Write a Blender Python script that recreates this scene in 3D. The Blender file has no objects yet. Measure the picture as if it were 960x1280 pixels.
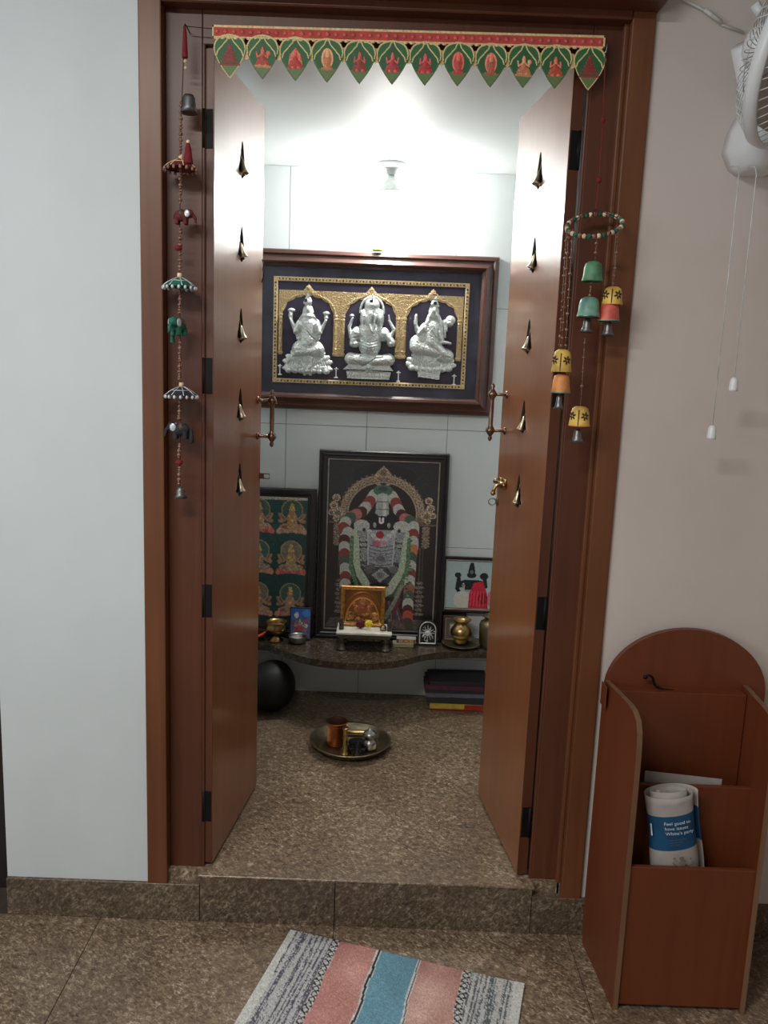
import bpy, bmesh, math, random
import numpy as np
from mathutils import Vector, Matrix
random.seed(7); rng = np.random.default_rng(7)
PI = math.pi
C = bpy.context.scene.collection
sc = bpy.context.scene

# ------------------------------------------------------------------ camera
CX, CD, CZ = 0.0035, 1.9133, 1.426
YAW, PITCH, ROLL, FPX = 0.0029, 0.1673, 0.0385, 1013.6
def cam_axes():
    cy, sy, cp, sp = math.cos(YAW), math.sin(YAW), math.cos(PITCH), math.sin(PITCH)
    fwd = Vector((sy*cp, cy*cp, -sp)); right = Vector((cy, -sy, 0)); up = right.cross(fwd)
    cr, sr = math.cos(ROLL), math.sin(ROLL)
    return cr*right+sr*up, -sr*right+cr*up, fwd
_r, _u, _f = cam_axes()
cam = bpy.data.cameras.new('camera'); co = bpy.data.objects.new('camera', cam); C.objects.link(co)
co.matrix_world = Matrix(((_r.x, _u.x, -_f.x, CX), (_r.y, _u.y, -_f.y, -CD), (_r.z, _u.z, -_f.z, CZ), (0, 0, 0, 1)))
cam.sensor_fit = 'VERTICAL'; cam.sensor_height = 36.0; cam.lens = FPX/1280*36.0
cam.clip_start = 0.02
sc.camera = co

# ------------------------------------------------------------------ light
w = bpy.data.worlds.new('world'); sc.world = w; w.use_nodes = True
bg = w.node_tree.nodes['Background']; bg.inputs[0].default_value = (0.78, 0.88, 1.0, 1); bg.inputs[1].default_value = 1.0
sc.view_settings.view_transform = 'Standard'; sc.view_settings.look = 'None'
sc.view_settings.gamma = 1.0; sc.view_settings.use_curve_mapping = False
sc.view_settings.exposure = 0.0
BULB = 350.0                    # emission of the shrine bulb's diffuser
def area(name, loc, rot, sx, sy, power, col):
    l = bpy.data.lights.new(name, 'AREA'); l.shape = 'RECTANGLE'; l.size = sx; l.size_y = sy
    l.energy = power; l.color = col
    o = bpy.data.objects.new(name, l); C.objects.link(o); o.location = loc; o.rotation_euler = rot
    return o
# added lights: daylight at an invented window on the left, and an invented ceiling tube
area('added_daylight', (-2.38, -2.3, 1.65), (0, -PI/2, 0), 1.3, 1.5, 24, (0.84, 0.94, 1.0))
area('added_tube_light', (-0.9, -1.75, 2.64), (0, 0, 0), 1.2, 0.06, 46, (1.0, 0.97, 0.92))

# ------------------------------------------------------------------ helpers
def lin(c):
    if max(c) > 1.0: c = [v/255.0 for v in c]
    return tuple((v/12.92 if v <= 0.04045 else ((v+0.055)/1.055)**2.4) for v in c)
MATS = {}
def nt(name):
    m = bpy.data.materials.new(name); m.use_nodes = True
    t = m.node_tree; b = t.nodes['Principled BSDF']; MATS[name] = m
    return m, t, b
def N(t, typ, **kw):
    n = t.nodes.new(typ)
    for k, v in kw.items():
        if k in n.inputs.keys(): n.inputs[k].default_value = v
        else: setattr(n, k, v)
    return n
def coords(t, scale=(1, 1, 1), rot=(0, 0, 0)):
    tc = t.nodes.new('ShaderNodeTexCoord'); mp = t.nodes.new('ShaderNodeMapping')
    mp.inputs['Scale'].default_value = scale; mp.inputs['Rotation'].default_value = rot
    t.links.new(tc.outputs['Object'], mp.inputs['Vector']); return mp.outputs['Vector']
def ramp(t, fac, stops, interp='LINEAR'):
    r = t.nodes.new('ShaderNodeValToRGB'); r.color_ramp.interpolation = interp
    el = r.color_ramp.elements
    while len(el) < len(stops): el.new(0.5)
    for e, (p, c) in zip(el, stops): e.position = p; e.color = (*lin(c), 1)
    t.links.new(fac, r.inputs[0]); return r.outputs[0]
def bump(t, b, h, strength, dist=0.002):
    n = N(t, 'ShaderNodeBump', Strength=strength, Distance=dist)
    t.links.new(h, n.inputs['Height']); t.links.new(n.outputs[0], b.inputs['Normal'])
def plain(name, col, rough=0.5, metal=0.0, var=0.12, scale=30.0, bmp=0.0, coat=0.0, emit=None, spec=0.5, aniso=(1, 1, 1)):
    m, t, b = nt(name)
    v = coords(t, aniso)
    n = N(t, 'ShaderNodeTexNoise', Scale=scale, Detail=4.0); t.links.new(v, n.inputs['Vector'])
    c0 = [max(0, x*(1-var)) for x in col]; c1 = [min(255, x*(1+var)) for x in col]
    t.links.new(ramp(t, n.outputs['Fac'], [(0.3, c0), (0.7, c1)]), b.inputs['Base Color'])
    b.inputs['Roughness'].default_value = rough; b.inputs['Metallic'].default_value = metal
    b.inputs['Coat Weight'].default_value = coat; b.inputs['Specular IOR Level'].default_value = spec
    if bmp: bump(t, b, n.outputs['Fac'], bmp)
    if emit: b.inputs['Emission Color'].default_value = (1, 0.98, 0.94, 1); b.inputs['Emission Strength'].default_value = emit
    return m
def wood(name, ca, cb, cc, rough, coat=0.0, grain='Z', scale=1.0, coatr=0.1):
    m, t, b = nt(name)
    s = {'Z': (38, 38, 1.6), 'X': (1.6, 38, 38)}[grain]
    v = coords(t, tuple(k*scale for k in s))
    n = N(t, 'ShaderNodeTexNoise', Scale=1.0, Detail=6.0, Roughness=0.6, Distortion=0.6); t.links.new(v, n.inputs['Vector'])
    v2 = coords(t, (1.5, 1.5, 1.1)); n2 = N(t, 'ShaderNodeTexNoise', Scale=1.6, Detail=2.0); t.links.new(v2, n2.inputs['Vector'])
    mx = N(t, 'ShaderNodeMath', operation='MULTIPLY_ADD'); t.links.new(n2.outputs['Fac'], mx.inputs[0]); mx.inputs[1].default_value = 0.5
    h = N(t, 'ShaderNodeMath', operation='MULTIPLY'); t.links.new(n.outputs['Fac'], h.inputs[0]); h.inputs[1].default_value = 0.5
    t.links.new(h.outputs[0], mx.inputs[2])
    t.links.new(ramp(t, mx.outputs[0], [(0.3, ca), (0.5, cb), (0.72, cc)]), b.inputs['Base Color'])
    b.inputs['Roughness'].default_value = rough; b.inputs['Coat Weight'].default_value = coat; b.inputs['Coat Roughness'].default_value = coatr
    bump(t, b, n.outputs['Fac'], 0.05, 0.001)
    return m
def granite(name, k=1.0, rough=0.35):
    m, t, b = nt(name)
    v0 = coords(t, (1, 1, 1), (0.5, 0.4, 0.75))
    mp = t.nodes.new('ShaderNodeMapping'); mp.inputs['Scale'].default_value = (34, 118, 95); t.links.new(v0, mp.inputs['Vector'])
    n = N(t, 'ShaderNodeTexNoise', Scale=1.0, Detail=5.0, Roughness=0.62, Distortion=1.6); t.links.new(mp.outputs[0], n.inputs['Vector'])
    v2 = coords(t, (60, 60, 60)); n2 = N(t, 'ShaderNodeTexNoise', Scale=1.0, Detail=4.0, Roughness=0.7); t.links.new(v2, n2.inputs['Vector'])
    v3 = coords(t, (5, 5, 5)); n3 = N(t, 'ShaderNodeTexNoise', Scale=1.0, Detail=3.0); t.links.new(v3, n3.inputs['Vector'])
    a = N(t, 'ShaderNodeMath', operation='MULTIPLY_ADD'); t.links.new(n2.outputs['Fac'], a.inputs[0]); a.inputs[1].default_value = 0.35
    h = N(t, 'ShaderNodeMath', operation='MULTIPLY'); t.links.new(n.outputs['Fac'], h.inputs[0]); h.inputs[1].default_value = 0.55
    t.links.new(h.outputs[0], a.inputs[2])
    a2 = N(t, 'ShaderNodeMath', operation='MULTIPLY_ADD'); t.links.new(n3.outputs['Fac'], a2.inputs[0]); a2.inputs[1].default_value = 0.16; t.links.new(a.outputs[0], a2.inputs[2])
    q = lambda c: tuple(min(255, x*k) for x in c)
    t.links.new(ramp(t, a2.outputs[0], [(0.41, q((76, 60, 49))), (0.49, q((106, 88, 71))), (0.54, q((124, 105, 85))), (0.585, q((146, 127, 104))), (0.665, q((198, 181, 156)))]), b.inputs['Base Color'])
    b.inputs['Roughness'].default_value = rough
    bump(t, b, n2.outputs['Fac'], 0.04, 0.001)
    return m
def paint(name, col, stain):
    m, t, b = nt(name)
    v = coords(t, (1.3, 1.3, 0.9)); n = N(t, 'ShaderNodeTexNoise', Scale=1.5, Detail=5.0, Roughness=0.6); t.links.new(v, n.inputs['Vector'])
    t.links.new(ramp(t, n.outputs['Fac'], [(0.3, stain), (0.55, col), (1.0, col)]), b.inputs['Base Color'])
    v2 = coords(t, (70, 70, 70)); n2 = N(t, 'ShaderNodeTexNoise', Scale=1.0, Detail=3.0); t.links.new(v2, n2.inputs['Vector'])
    b.inputs['Roughness'].default_value = 0.6; bump(t, b, n2.outputs['Fac'], 0.06, 0.001)
    return m
def printed(name, rough=0.4, coat=0.0, metal=0.0, bmp=0.0):
    m, t, b = nt(name)
    a = N(t, 'ShaderNodeAttribute', attribute_name='Col')
    t.links.new(a.outputs['Color'], b.inputs['Base Color'])
    b.inputs['Roughness'].default_value = rough; b.inputs['Coat Weight'].default_value = coat; b.inputs['Metallic'].default_value = metal
    if bmp:
        v = coords(t, (900, 900, 900)); n = N(t, 'ShaderNodeTexNoise', Scale=1.0, Detail=2.0); t.links.new(v, n.inputs['Vector'])
        bump(t, b, n.outputs['Fac'], bmp, 0.002)
    return m

M = dict(
    wall_cool=paint('wall_cool', (206, 213, 215), (198, 205, 207)), wall_warm=paint('wall_warm', (206, 195, 189), (197, 185, 177)),
    plaster=paint('plaster', (212, 217, 217), (206, 211, 211)),
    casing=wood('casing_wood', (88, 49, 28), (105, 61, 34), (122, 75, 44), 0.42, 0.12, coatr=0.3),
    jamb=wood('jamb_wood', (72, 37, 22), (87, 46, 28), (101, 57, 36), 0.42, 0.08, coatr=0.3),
    leaf=wood('leaf_laminate', (122, 70, 38), (136, 81, 46), (148, 92, 54), 0.34, 0.6, scale=0.7, coatr=0.16),
    recess=plain('recess_wood', (34, 20, 15), 0.7),  # near-black wood; also puts the shade in the bell openings into colour
    rack=wood('rack_laminate', (94, 44, 22), (105, 51, 26), (115, 58, 31), 0.45, 0.08, coatr=0.3),
    rackedge=wood('rack_edge', (92, 66, 46), (116, 84, 60), (140, 104, 76), 0.6),
    pframe=wood('picture_frame_wood', (50, 27, 20), (68, 38, 29), (86, 50, 38), 0.36, 0.3, 'X'),
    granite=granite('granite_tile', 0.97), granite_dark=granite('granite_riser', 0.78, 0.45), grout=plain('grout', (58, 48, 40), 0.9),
    stone=granite('shelf_stone', 0.56, 0.24),
    tile=plain('white_tile', (210, 217, 218), 0.16, var=0.012, scale=3), tilegrout=plain('tile_grout', (110, 112, 110), 0.9),
    black=plain('black_metal', (9, 9, 10), 0.6, spec=0.25), blackframe=plain('black_frame', (22, 19, 18), 0.35, coat=0.3),
    brass=plain('brass', (168, 140, 92), 0.28, 1.0), bronze=plain('antique_bronze', (136, 112, 96), 0.26, 1.0),
    darkbrass=plain('dark_brass', (132, 122, 98), 0.4, 1.0), bellbrass=plain('bell_brass', (214, 202, 176), 0.34, 1.0),
    copper=plain('copper', (176, 106, 68), 0.36, 1.0), steel=plain('steel', (165, 165, 162), 0.28, 1.0), greymetal=plain('grey_bell_metal', (120, 118, 120), 0.42, 0.9),
    silver=plain('embossed_silver', (216, 222, 219), 0.42, 0.55, var=0.1, scale=210, bmp=0.55),
    gold=plain('embossed_gold', (190, 166, 124), 0.5, 0.3, var=0.3, scale=420, bmp=0.6),
    shrinegold=plain('shrine_gold', (170, 122, 60), 0.4, 0.5, var=0.25, scale=120, bmp=0.3),
    velvet=plain('navy_velvet', (42, 36, 56), 0.55, coat=0.25, var=0.2), mat=plain('mat_board', (56, 57, 72), 0.5, coat=0.35, var=0.2, scale=12),
    fillet=plain('silver_fillet', (150, 146, 134), 0.35, 0.6), creamfillet=plain('cream_fillet', (170, 160, 140), 0.5),
    white_plastic=plain('white_plastic', (222, 224, 226), 0.35, var=0.01, coat=0.2), white_wire=plain('white_wire', (205, 206, 206), 0.4), bladegrey=plain('fan_blade', (150, 140, 128), 0.4),
    redcloth=plain('red_tassel', (118, 24, 32), 0.85, bmp=0.4, scale=200), redstrip=plain('red_strip', (186, 70, 62), 0.75), cream=plain('cream_braid', (226, 196, 146), 0.65, scale=220, bmp=0.3),
    thread=plain('dark_thread', (66, 36, 34), 0.8), redthread=plain('red_thread', (120, 30, 34), 0.8), beadmix=plain('brown_beads', (112, 84, 70), 0.35, var=0.6, scale=260), beadwhite=plain('cream_bead', (222, 196, 160), 0.5),
    maroon=plain('maroon_cloth', (92, 30, 36), 0.8, scale=90, var=0.3), greencloth=plain('green_cloth', (24, 92, 74), 0.75, scale=90, var=0.35), blackcloth=plain('black_cloth', (34, 34, 42), 0.75, scale=90, var=0.35),
    mirror=plain('mirror_bits', (205, 210, 214), 0.3, 0.3), bluecloth=plain('blue_tuft', (44, 58, 76), 0.9),
    bellgreen=plain('green_painted_bell', (84, 134, 100), 0.5, var=0.3), bellteal=plain('teal_painted_bell', (104, 152, 136), 0.5, var=0.25), bellyellow=plain('yellow_painted_bell', (214, 174, 82), 0.55, var=0.2),
    bellorange=plain('orange_painted_bell', (214, 138, 76), 0.5, var=0.2), bellred=plain('red_painted_bell', (206, 92, 78), 0.5, var=0.2), ink=plain('dark_paint', (40, 34, 24), 0.6),
    ringdark=plain('ring_dark', (44, 32, 28), 0.6),
    print_glossy=printed('glazed_print', 0.35, 0.35), print_matte=printed('matte_print', 0.75), weave=printed('woven_cotton', 0.95, bmp=0.6), leafprint=printed('toran_leaf_print', 0.55), goldprint=printed('gold_print', 0.38, 0.2, 0.45),
    paper=plain('news_paper', (164, 157, 152), 0.8, var=0.05), adblue=plain('ad_blue', (18, 74, 112), 0.6, var=0.08), inkwhite=plain('white_ink', (205, 214, 220), 0.7), inkgrey=plain('grey_ink', (120, 108, 100), 0.8), inkred=plain('red_ink', (150, 90, 80), 0.8),
    sheet=plain('white_sheet', (160, 153, 148), 0.7, var=0.03),
    bag=plain('black_bag', (12, 13, 16), 0.55, bmp=0.3, scale=18), pagecream=plain('page_edges', (150, 140, 112), 0.8, aniso=(1, 1, 40)), bookdark=plain('dark_cover', (42, 40, 46), 0.5), bookmaroon=plain('maroon_cover', (74, 34, 48), 0.5), bookgrey=plain('grey_cover', (92, 92, 102), 0.5), bookyellow=plain('yellow_cover', (190, 160, 64), 0.5), bookred=plain('red_cover', (150, 44, 34), 0.5),
    marble=plain('white_marble', (226, 222, 210), 0.35, var=0.05), darkcarve=plain('dark_carved', (64, 54, 44), 0.5, var=0.4, scale=140, bmp=0.5),
    petal_yellow=plain('yellow_petal', (234, 208, 40), 0.7), petal_red=plain('dark_red_petal', (96, 24, 40), 0.8), petal_lime=plain('lime_petal', (190, 206, 90), 0.7),
    bulb=plain('bulb_diffuser', (250, 250, 246), 0.5, emit=BULB), bulbbody=plain('bulb_body', (176, 182, 178), 0.4),
    passagedark=plain('passage_dark', (36, 28, 24), 0.5),
    cabledull=plain('cable_white', (200, 200, 198), 0.5),
)

def tag(o, label=None, cat=None, group=None, kind=None):
    if label: o['label'] = label
    if cat: o['category'] = cat
    if group: o['group'] = group
    if kind: o['kind'] = kind
    return o
def obj(name, bm, mat, parent=None, smooth=False, loc=None, rot=None):
    me = bpy.data.meshes.new(name); bm.normal_update(); bm.to_mesh(me); bm.free()
    o = bpy.data.objects.new(name, me); C.objects.link(o)
    for mm in (mat if isinstance(mat, (list, tuple)) else [mat]): me.materials.append(mm)
    if smooth: me.shade_smooth()
    if parent: o.parent = parent
    if loc: o.location = loc
    if rot: o.rotation_euler = rot
    return o
def thing(name, label, cat, loc=(0, 0, 0), rot=(0, 0, 0), group=None, kind=None):
    o = bpy.data.objects.new(name, None); C.objects.link(o); o.location = loc; o.rotation_euler = rot
    o.empty_display_size = 0.05
    return tag(o, label, cat, group, kind)
def structure(o, label, cat): return tag(o, label, cat, kind='structure')
def B(): return bmesh.new()
def box(bm, x0, x1, y0, y1, z0, z1, bev=0.0, mi=0, seg=1):
    r = bmesh.ops.create_cube(bm, size=1.0)
    vs = r['verts']
    for v in vs:
        v.co = Vector((x0 if v.co.x < 0 else x1, y0 if v.co.y < 0 else y1, z0 if v.co.z < 0 else z1))
    fs = {f for v in vs for f in v.link_faces}
    for f in fs: f.material_index = mi
    if bev:
        es = list({e for v in vs for e in v.link_edges})
        bmesh.ops.bevel(bm, geom=es, offset=bev, segments=seg, affect='EDGES', profile=0.6)
    return bm
def boxo(name, x0, x1, y0, y1, z0, z1, mat, parent=None, bev=0.0, seg=1):
    return obj(name, box(B(), x0, x1, y0, y1, z0, z1, bev, 0, seg), mat, parent)
def lathe(bm, prof, seg=24, c=(0, 0, 0), mi=0, wob=None):
    rings = []
    for r, z in prof:
        if r < 1e-6: rings.append([bm.verts.new((c[0], c[1], c[2]+z))])
        else:
            rings.append([bm.verts.new((c[0]+r*(wob(k, z) if wob else 1)*math.cos(2*PI*k/seg), c[1]+r*(wob(k, z) if wob else 1)*math.sin(2*PI*k/seg), c[2]+z)) for k in range(seg)])
    for a, b in zip(rings, rings[1:]):
        for k in range(seg):
            k2 = (k+1) % seg
            if len(a) == 1 and len(b) == 1: continue
            if len(a) == 1: f = bm.faces.new((a[0], b[k2], b[k]))
            elif len(b) == 1: f = bm.faces.new((a[k], a[k2], b[0]))
            else: f = bm.faces.new((a[k], a[k2], b[k2], b[k]))
            f.material_index = mi; f.smooth = True
    return bm
def tube(bm, pts, r, seg=8, mi=0, cap=True, closed=False):
    pts = [Vector(p) for p in pts]; n = len(pts)
    rr = r if isinstance(r, (list, tuple)) else [r]*n
    ref = None; rings = []
    for i, p in enumerate(pts):
        if closed: d = pts[(i+1) % n]-pts[i-1]
        else: d = pts[min(i+1, n-1)]-pts[max(i-1, 0)]
        if d.length < 1e-9: d = Vector((0, 0, 1))
        d.normalize()
        if ref is None: ref = Vector((0, 0, 1)) if abs(d.z) < 0.9 else Vector((1, 0, 0))
        a = d.cross(ref)
        if a.length < 1e-6: a = d.cross(Vector((0, 1, 0)))
        a.normalize(); b = a.cross(d).normalized(); ref = b
        rings.append([bm.verts.new(p+rr[i]*(math.cos(2*PI*k/seg)*a+math.sin(2*PI*k/seg)*b)) for k in range(seg)])
    prs = list(zip(rings, rings[1:])) + ([(rings[-1], rings[0])] if closed else [])
    for a, b in prs:
        for k in range(seg):
            f = bm.faces.new((a[k], b[k], b[(k+1) % seg], a[(k+1) % seg])); f.smooth = True; f.material_index = mi
    if cap and not closed:
        for rg, fl in ((rings[0], 0), (rings[-1], 1)):
            f = bm.faces.new(rg if not fl else rg[::-1]); f.material_index = mi
    return bm
def ball(bm, c, r, u=10, v=7, mi=0):
    rr = r if isinstance(r, (list, tuple)) else (r, r, r)
    res = bmesh.ops.create_uvsphere(bm, u_segments=u, v_segments=v, radius=1.0)
    for vv in res['verts']: vv.co = Vector((c[0]+vv.co.x*rr[0], c[1]+vv.co.y*rr[1], c[2]+vv.co.z*rr[2]))
    for f in {f for vv in res['verts'] for f in vv.link_faces}: f.smooth = True; f.material_index = mi
    return bm
def prism(bm, poly, y0, y1, mi=0):
    """poly of (x,z) extruded along y; counter-clockwise seen from -y"""
    a = [bm.verts.new((x, y0, z)) for x, z in poly]; b = [bm.verts.new((x, y1, z)) for x, z in poly]
    f = bm.faces.new(a); f.material_index = mi
    f = bm.faces.new(b[::-1]); f.material_index = mi
    for i in range(len(poly)):
        j = (i+1) % len(poly); f = bm.faces.new((a[i], b[i], b[j], a[j])); f.material_index = mi
    return bm
def frame_bm(bm, w, h, prof, mi=0):
    """mitred picture frame about the origin, prof of (inset, y)"""
    loops = []
    for ins, y in prof:
        x, z = w/2-ins, h/2-ins
        loops.append([bm.verts.new(p) for p in ((-x, y, -z), (x, y, -z), (x, y, z), (-x, y, z))])
    for a, b in zip(loops, loops[1:]):
        for k in range(4):
            f = bm.faces.new((a[k], a[(k+1) % 4], b[(k+1) % 4], b[k])); f.material_index = mi
    return bm
def remeshed(name, bm, mat, parent, voxel=0.0015, loc=None):
    """weld overlapping blobs of one body into one continuous surface"""
    o = obj(name, bm, mat, None)
    md = o.modifiers.new('r', 'REMESH'); md.mode = 'VOXEL'; md.voxel_size = voxel
    sm = o.modifiers.new('s', 'SMOOTH'); sm.iterations = 3; sm.factor = 0.5
    dg = bpy.context.evaluated_depsgraph_get(); me = bpy.data.meshes.new_from_object(o.evaluated_get(dg))
    o.modifiers.clear(); old = o.data; o.data = me; bpy.data.meshes.remove(old)
    me.materials.clear(); me.materials.append(mat); me.shade_smooth()
    o.parent = parent
    if loc: o.location = loc
    return o

class Grid:
    """a sampled sheet: mask, height and printed colour; x right, y down"""
    def __init__(s, x0, y0, x1, y1, step, col=None):
        s.xs = np.arange(x0, x1+step*.5, step); s.ys = np.arange(y0, y1+step*.5, step)
        s.X, s.Y = np.meshgrid(s.xs, s.ys); s.step = step
        s.M = np.full(s.X.shape, col is not None); s.H = np.zeros(s.X.shape); s.C = np.zeros(s.X.shape+(3,))
        if col is not None: s.C[:] = col
    def put(s, inside, h=None, col=None, jit=0.0):
        s.M |= inside
        if h is not None: s.H = np.where(inside, np.maximum(s.H, h), s.H)
        if col is not None:
            c = np.array(col, float)*np.ones(s.C.shape)
            if jit: c = c*(1+jit*rng.standard_normal(s.X.shape))[..., None]
            s.C = np.where(inside[..., None], c, s.C)
    def ell(s, cx, cy, rx, ry, h=0, col=None, rot=0, base=0, jit=0):
        c, n = math.cos(rot), math.sin(rot); dx, dy = s.X-cx, s.Y-cy
        d = ((dx*c+dy*n)/rx)**2+((-dx*n+dy*c)/ry)**2
        s.put(d <= 1, base+h*np.sqrt(np.clip(1-d, 0, 1)), col, jit); return s
    def cap(s, p, q, r0, r1=None, h=0, col=None, base=0, jit=0):
        r1 = r0 if r1 is None else r1
        vx, vy = q[0]-p[0], q[1]-p[1]; L = max(vx*vx+vy*vy, 1e-9)
        t = np.clip(((s.X-p[0])*vx+(s.Y-p[1])*vy)/L, 0, 1); r = r0+(r1-r0)*t
        d = np.hypot(s.X-p[0]-t*vx, s.Y-p[1]-t*vy)/r
        s.put(d <= 1, base+h*np.sqrt(np.clip(1-d*d, 0, 1)), col, jit); return s
    def line(s, pts, r, h=0, col=None, base=0, jit=0):
        for a, b in zip(pts, pts[1:]): s.cap(a, b, r, r, h, col, base, jit)
        return s
    def inpoly(s, pts):
        ins = np.zeros(s.X.shape, bool); n = len(pts)
        for i in range(n):
            (xa, ya), (xb, yb) = pts[i], pts[i-1]
            if ya == yb: continue
            ins ^= ((ya > s.Y) != (yb > s.Y)) & (s.X < (xb-xa)*(s.Y-ya)/(yb-ya)+xa)
        return ins
    def poly(s, pts, h=0, col=None, jit=0):
        s.put(s.inpoly(pts), h+0*s.X, col, jit); return s
    def ring(s, cx, cy, rx, ry, w, h=0, col=None, a0=-9, a1=9, jit=0, rot=0):
        dx, dy = s.X-cx, s.Y-cy
        d = np.sqrt((dx/rx)**2+(dy/ry)**2); k = (d-1)*min(rx, ry)/w*2
        an = np.arctan2(dy, dx)
        s.put((np.abs(k) <= 1) & (an >= a0) & (an <= a1), h*np.sqrt(np.clip(1-k*k, 0, 1)), col, jit); return s
    def groove(s, pts, r, dep):
        for p, q in zip(pts, pts[1:]):
            vx, vy = q[0]-p[0], q[1]-p[1]; L = max(vx*vx+vy*vy, 1e-9)
            t = np.clip(((s.X-p[0])*vx+(s.Y-p[1])*vy)/L, 0, 1); d = np.hypot(s.X-p[0]-t*vx, s.Y-p[1]-t*vy)/r
            s.H -= np.where(d < 1, dep*(1-d*d), 0)*s.M
        return s
    def cut(s, inside): s.M &= ~inside; return s
    def speckle(s, amt):
        s.C *= (1+amt*rng.standard_normal(s.X.shape))[..., None]; return s
    def build(s, name, mat, parent, ox, oy, k, thick=0.0, lift=0.0, loc=None, rot=None):
        """local x=(X-ox)*k, z=(oy-Y)*k, y=-H*k-lift"""
        Mk = s.M; H = np.where(Mk, np.maximum(s.H, 0), 0)
        cell = Mk[:-1, :-1] & Mk[1:, :-1] & Mk[:-1, 1:] & Mk[1:, 1:]
        used = np.zeros(Mk.shape, bool)
        used[:-1, :-1] |= cell; used[1:, :-1] |= cell; used[:-1, 1:] |= cell; used[1:, 1:] |= cell
        idx = np.cumsum(used.ravel()).reshape(Mk.shape)-1
        V = np.stack([(s.X-ox)*k, -H*k-lift, (oy-s.Y)*k], -1)[used]
        i00 = idx[:-1, :-1][cell]; i10 = idx[1:, :-1][cell]; i11 = idx[1:, 1:][cell]; i01 = idx[:-1, 1:][cell]
        F = np.stack([i00, i10, i11, i01], -1)
        me = bpy.data.meshes.new(name)
        me.vertices.add(len(V)); me.vertices.foreach_set('co', V.astype(np.float32).ravel())
        me.loops.add(F.size); me.loops.foreach_set('vertex_index', F.astype(np.int32).ravel())
        me.polygons.add(len(F)); me.polygons.foreach_set('loop_start', np.arange(0, F.size, 4, dtype=np.int32))
        me.update(calc_edges=True)
        cc = np.clip(s.C, 0, 255)/255.0; cc = np.where(cc <= 0.04045, cc/12.92, ((cc+0.055)/1.055)**2.4)[used]
        at = me.attributes.new('Col', 'FLOAT_COLOR', 'POINT')
        at.data.foreach_set('color', np.concatenate([cc, np.ones((len(cc), 1))], 1).astype(np.float32).ravel())
        me.validate(); me.shade_smooth(); me.materials.append(mat)
        o = bpy.data.objects.new(name, me); C.objects.link(o)
        if thick:
            sd = o.modifiers.new('thickness', 'SOLIDIFY'); sd.thickness = thick; sd.offset = -1
        if parent: o.parent = parent
        if loc: o.location = loc
        if rot: o.rotation_euler = rot
        return o
def curve_pts(ctrl, n=40):
    """Catmull-Rom through control points"""
    P = [Vector(c) for c in ctrl]; P = [P[0]*2-P[1]]+P+[P[-1]*2-P[-2]]; out = []
    segs = len(P)-3; per = max(2, n//segs)
    for i in range(segs):
        a, b, c, d = P[i:i+4]
        for j in range(per):
            t = j/per
            out.append(0.5*((2*b)+(c-a)*t+(2*a-5*b+4*c-d)*t*t+(3*b-a-3*c+d)*t**3))
    out.append(P[-2]); return out

# ------------------------------------------------------------------ the setting
S = 0.1324          # shrine floor above the outer floor
YB = 1.253          # shrine back wall
ZC = 2.175          # shrine ceiling
RL, RR, RY, RZ = -2.4, 2.0, -4.2, 2.75     # outer room
bm = B(); box(bm, RL, RR, RY, 0.3, -0.06, -0.003)
floor = structure(obj('floor', bm, M['grout']), 'brown speckled stone tile floor of the outer room, under the striped rug', 'floor')
xe = [-2.4]+[-0.08+0.61*k for k in range(-3, 4)]+[2.0]; ye = [-4.2]+[-0.61*k for k in range(6, 0, -1)]+[-0.0]
tiles = {}
for i in range(len(xe)-1):
    for j in range(len(ye)-1):
        a, b, c, d = xe[i], xe[i+1], ye[j], ye[j+1]
        t = boxo('tile', a+.001, b-.001, c+.001, d-.001, -0.0035, 0.0, M['granite'], floor)
fi = structure(boxo('floor_inner', -0.75, 0.75, 0.02, YB+.05, 0.0, S, M['granite']), 'raised speckled stone floor inside the prayer room, under the brass tray', 'floor')
# walls either side of the doorway
bm = B(); box(bm, -0.934, -0.560, 0.008, 0.098, 0, 2.75); box(bm, -0.934, -0.60, 0.098, 1.2, 0, 2.75)
structure(obj('wall_left', bm, M['wall_cool']), 'smooth pale white wall left of the wooden door frame', 'wall')
bm = B(); box(bm, 0.550, RR, 0.008, 0.098, 0, 2.75)
structure(obj('wall_right', bm, M['wall_warm']), 'warm off-white wall right of the door frame, behind the fan and rack', 'wall')
structure(boxo('wall_front', -0.560, 0.550, 0.008, 0.098, 2.24, 2.75, M['wall_cool']), 'white wall strip above the door frame cornice', 'wall')
# passage to the left of the left wall, kept dark by an added panel
structure(boxo('dark_panel', -1.80, -0.945, 0.10, 0.14, 0.01, 2.1, M['passagedark']), 'dark panel added to keep the passage dark at the far left of the picture', 'door')
structure(boxo('wall_passage', RL, -1.80, 0.10, 0.2, 0, 2.75, M['wall_cool']), 'white passage wall beyond the far left edge', 'wall')
structure(boxo('trim_3', -1.80, -0.935, 0.10, 0.2, 2.1, 2.75, M['wall_cool']), 'white wall above the dark panel at the far left', 'wall')
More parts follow.
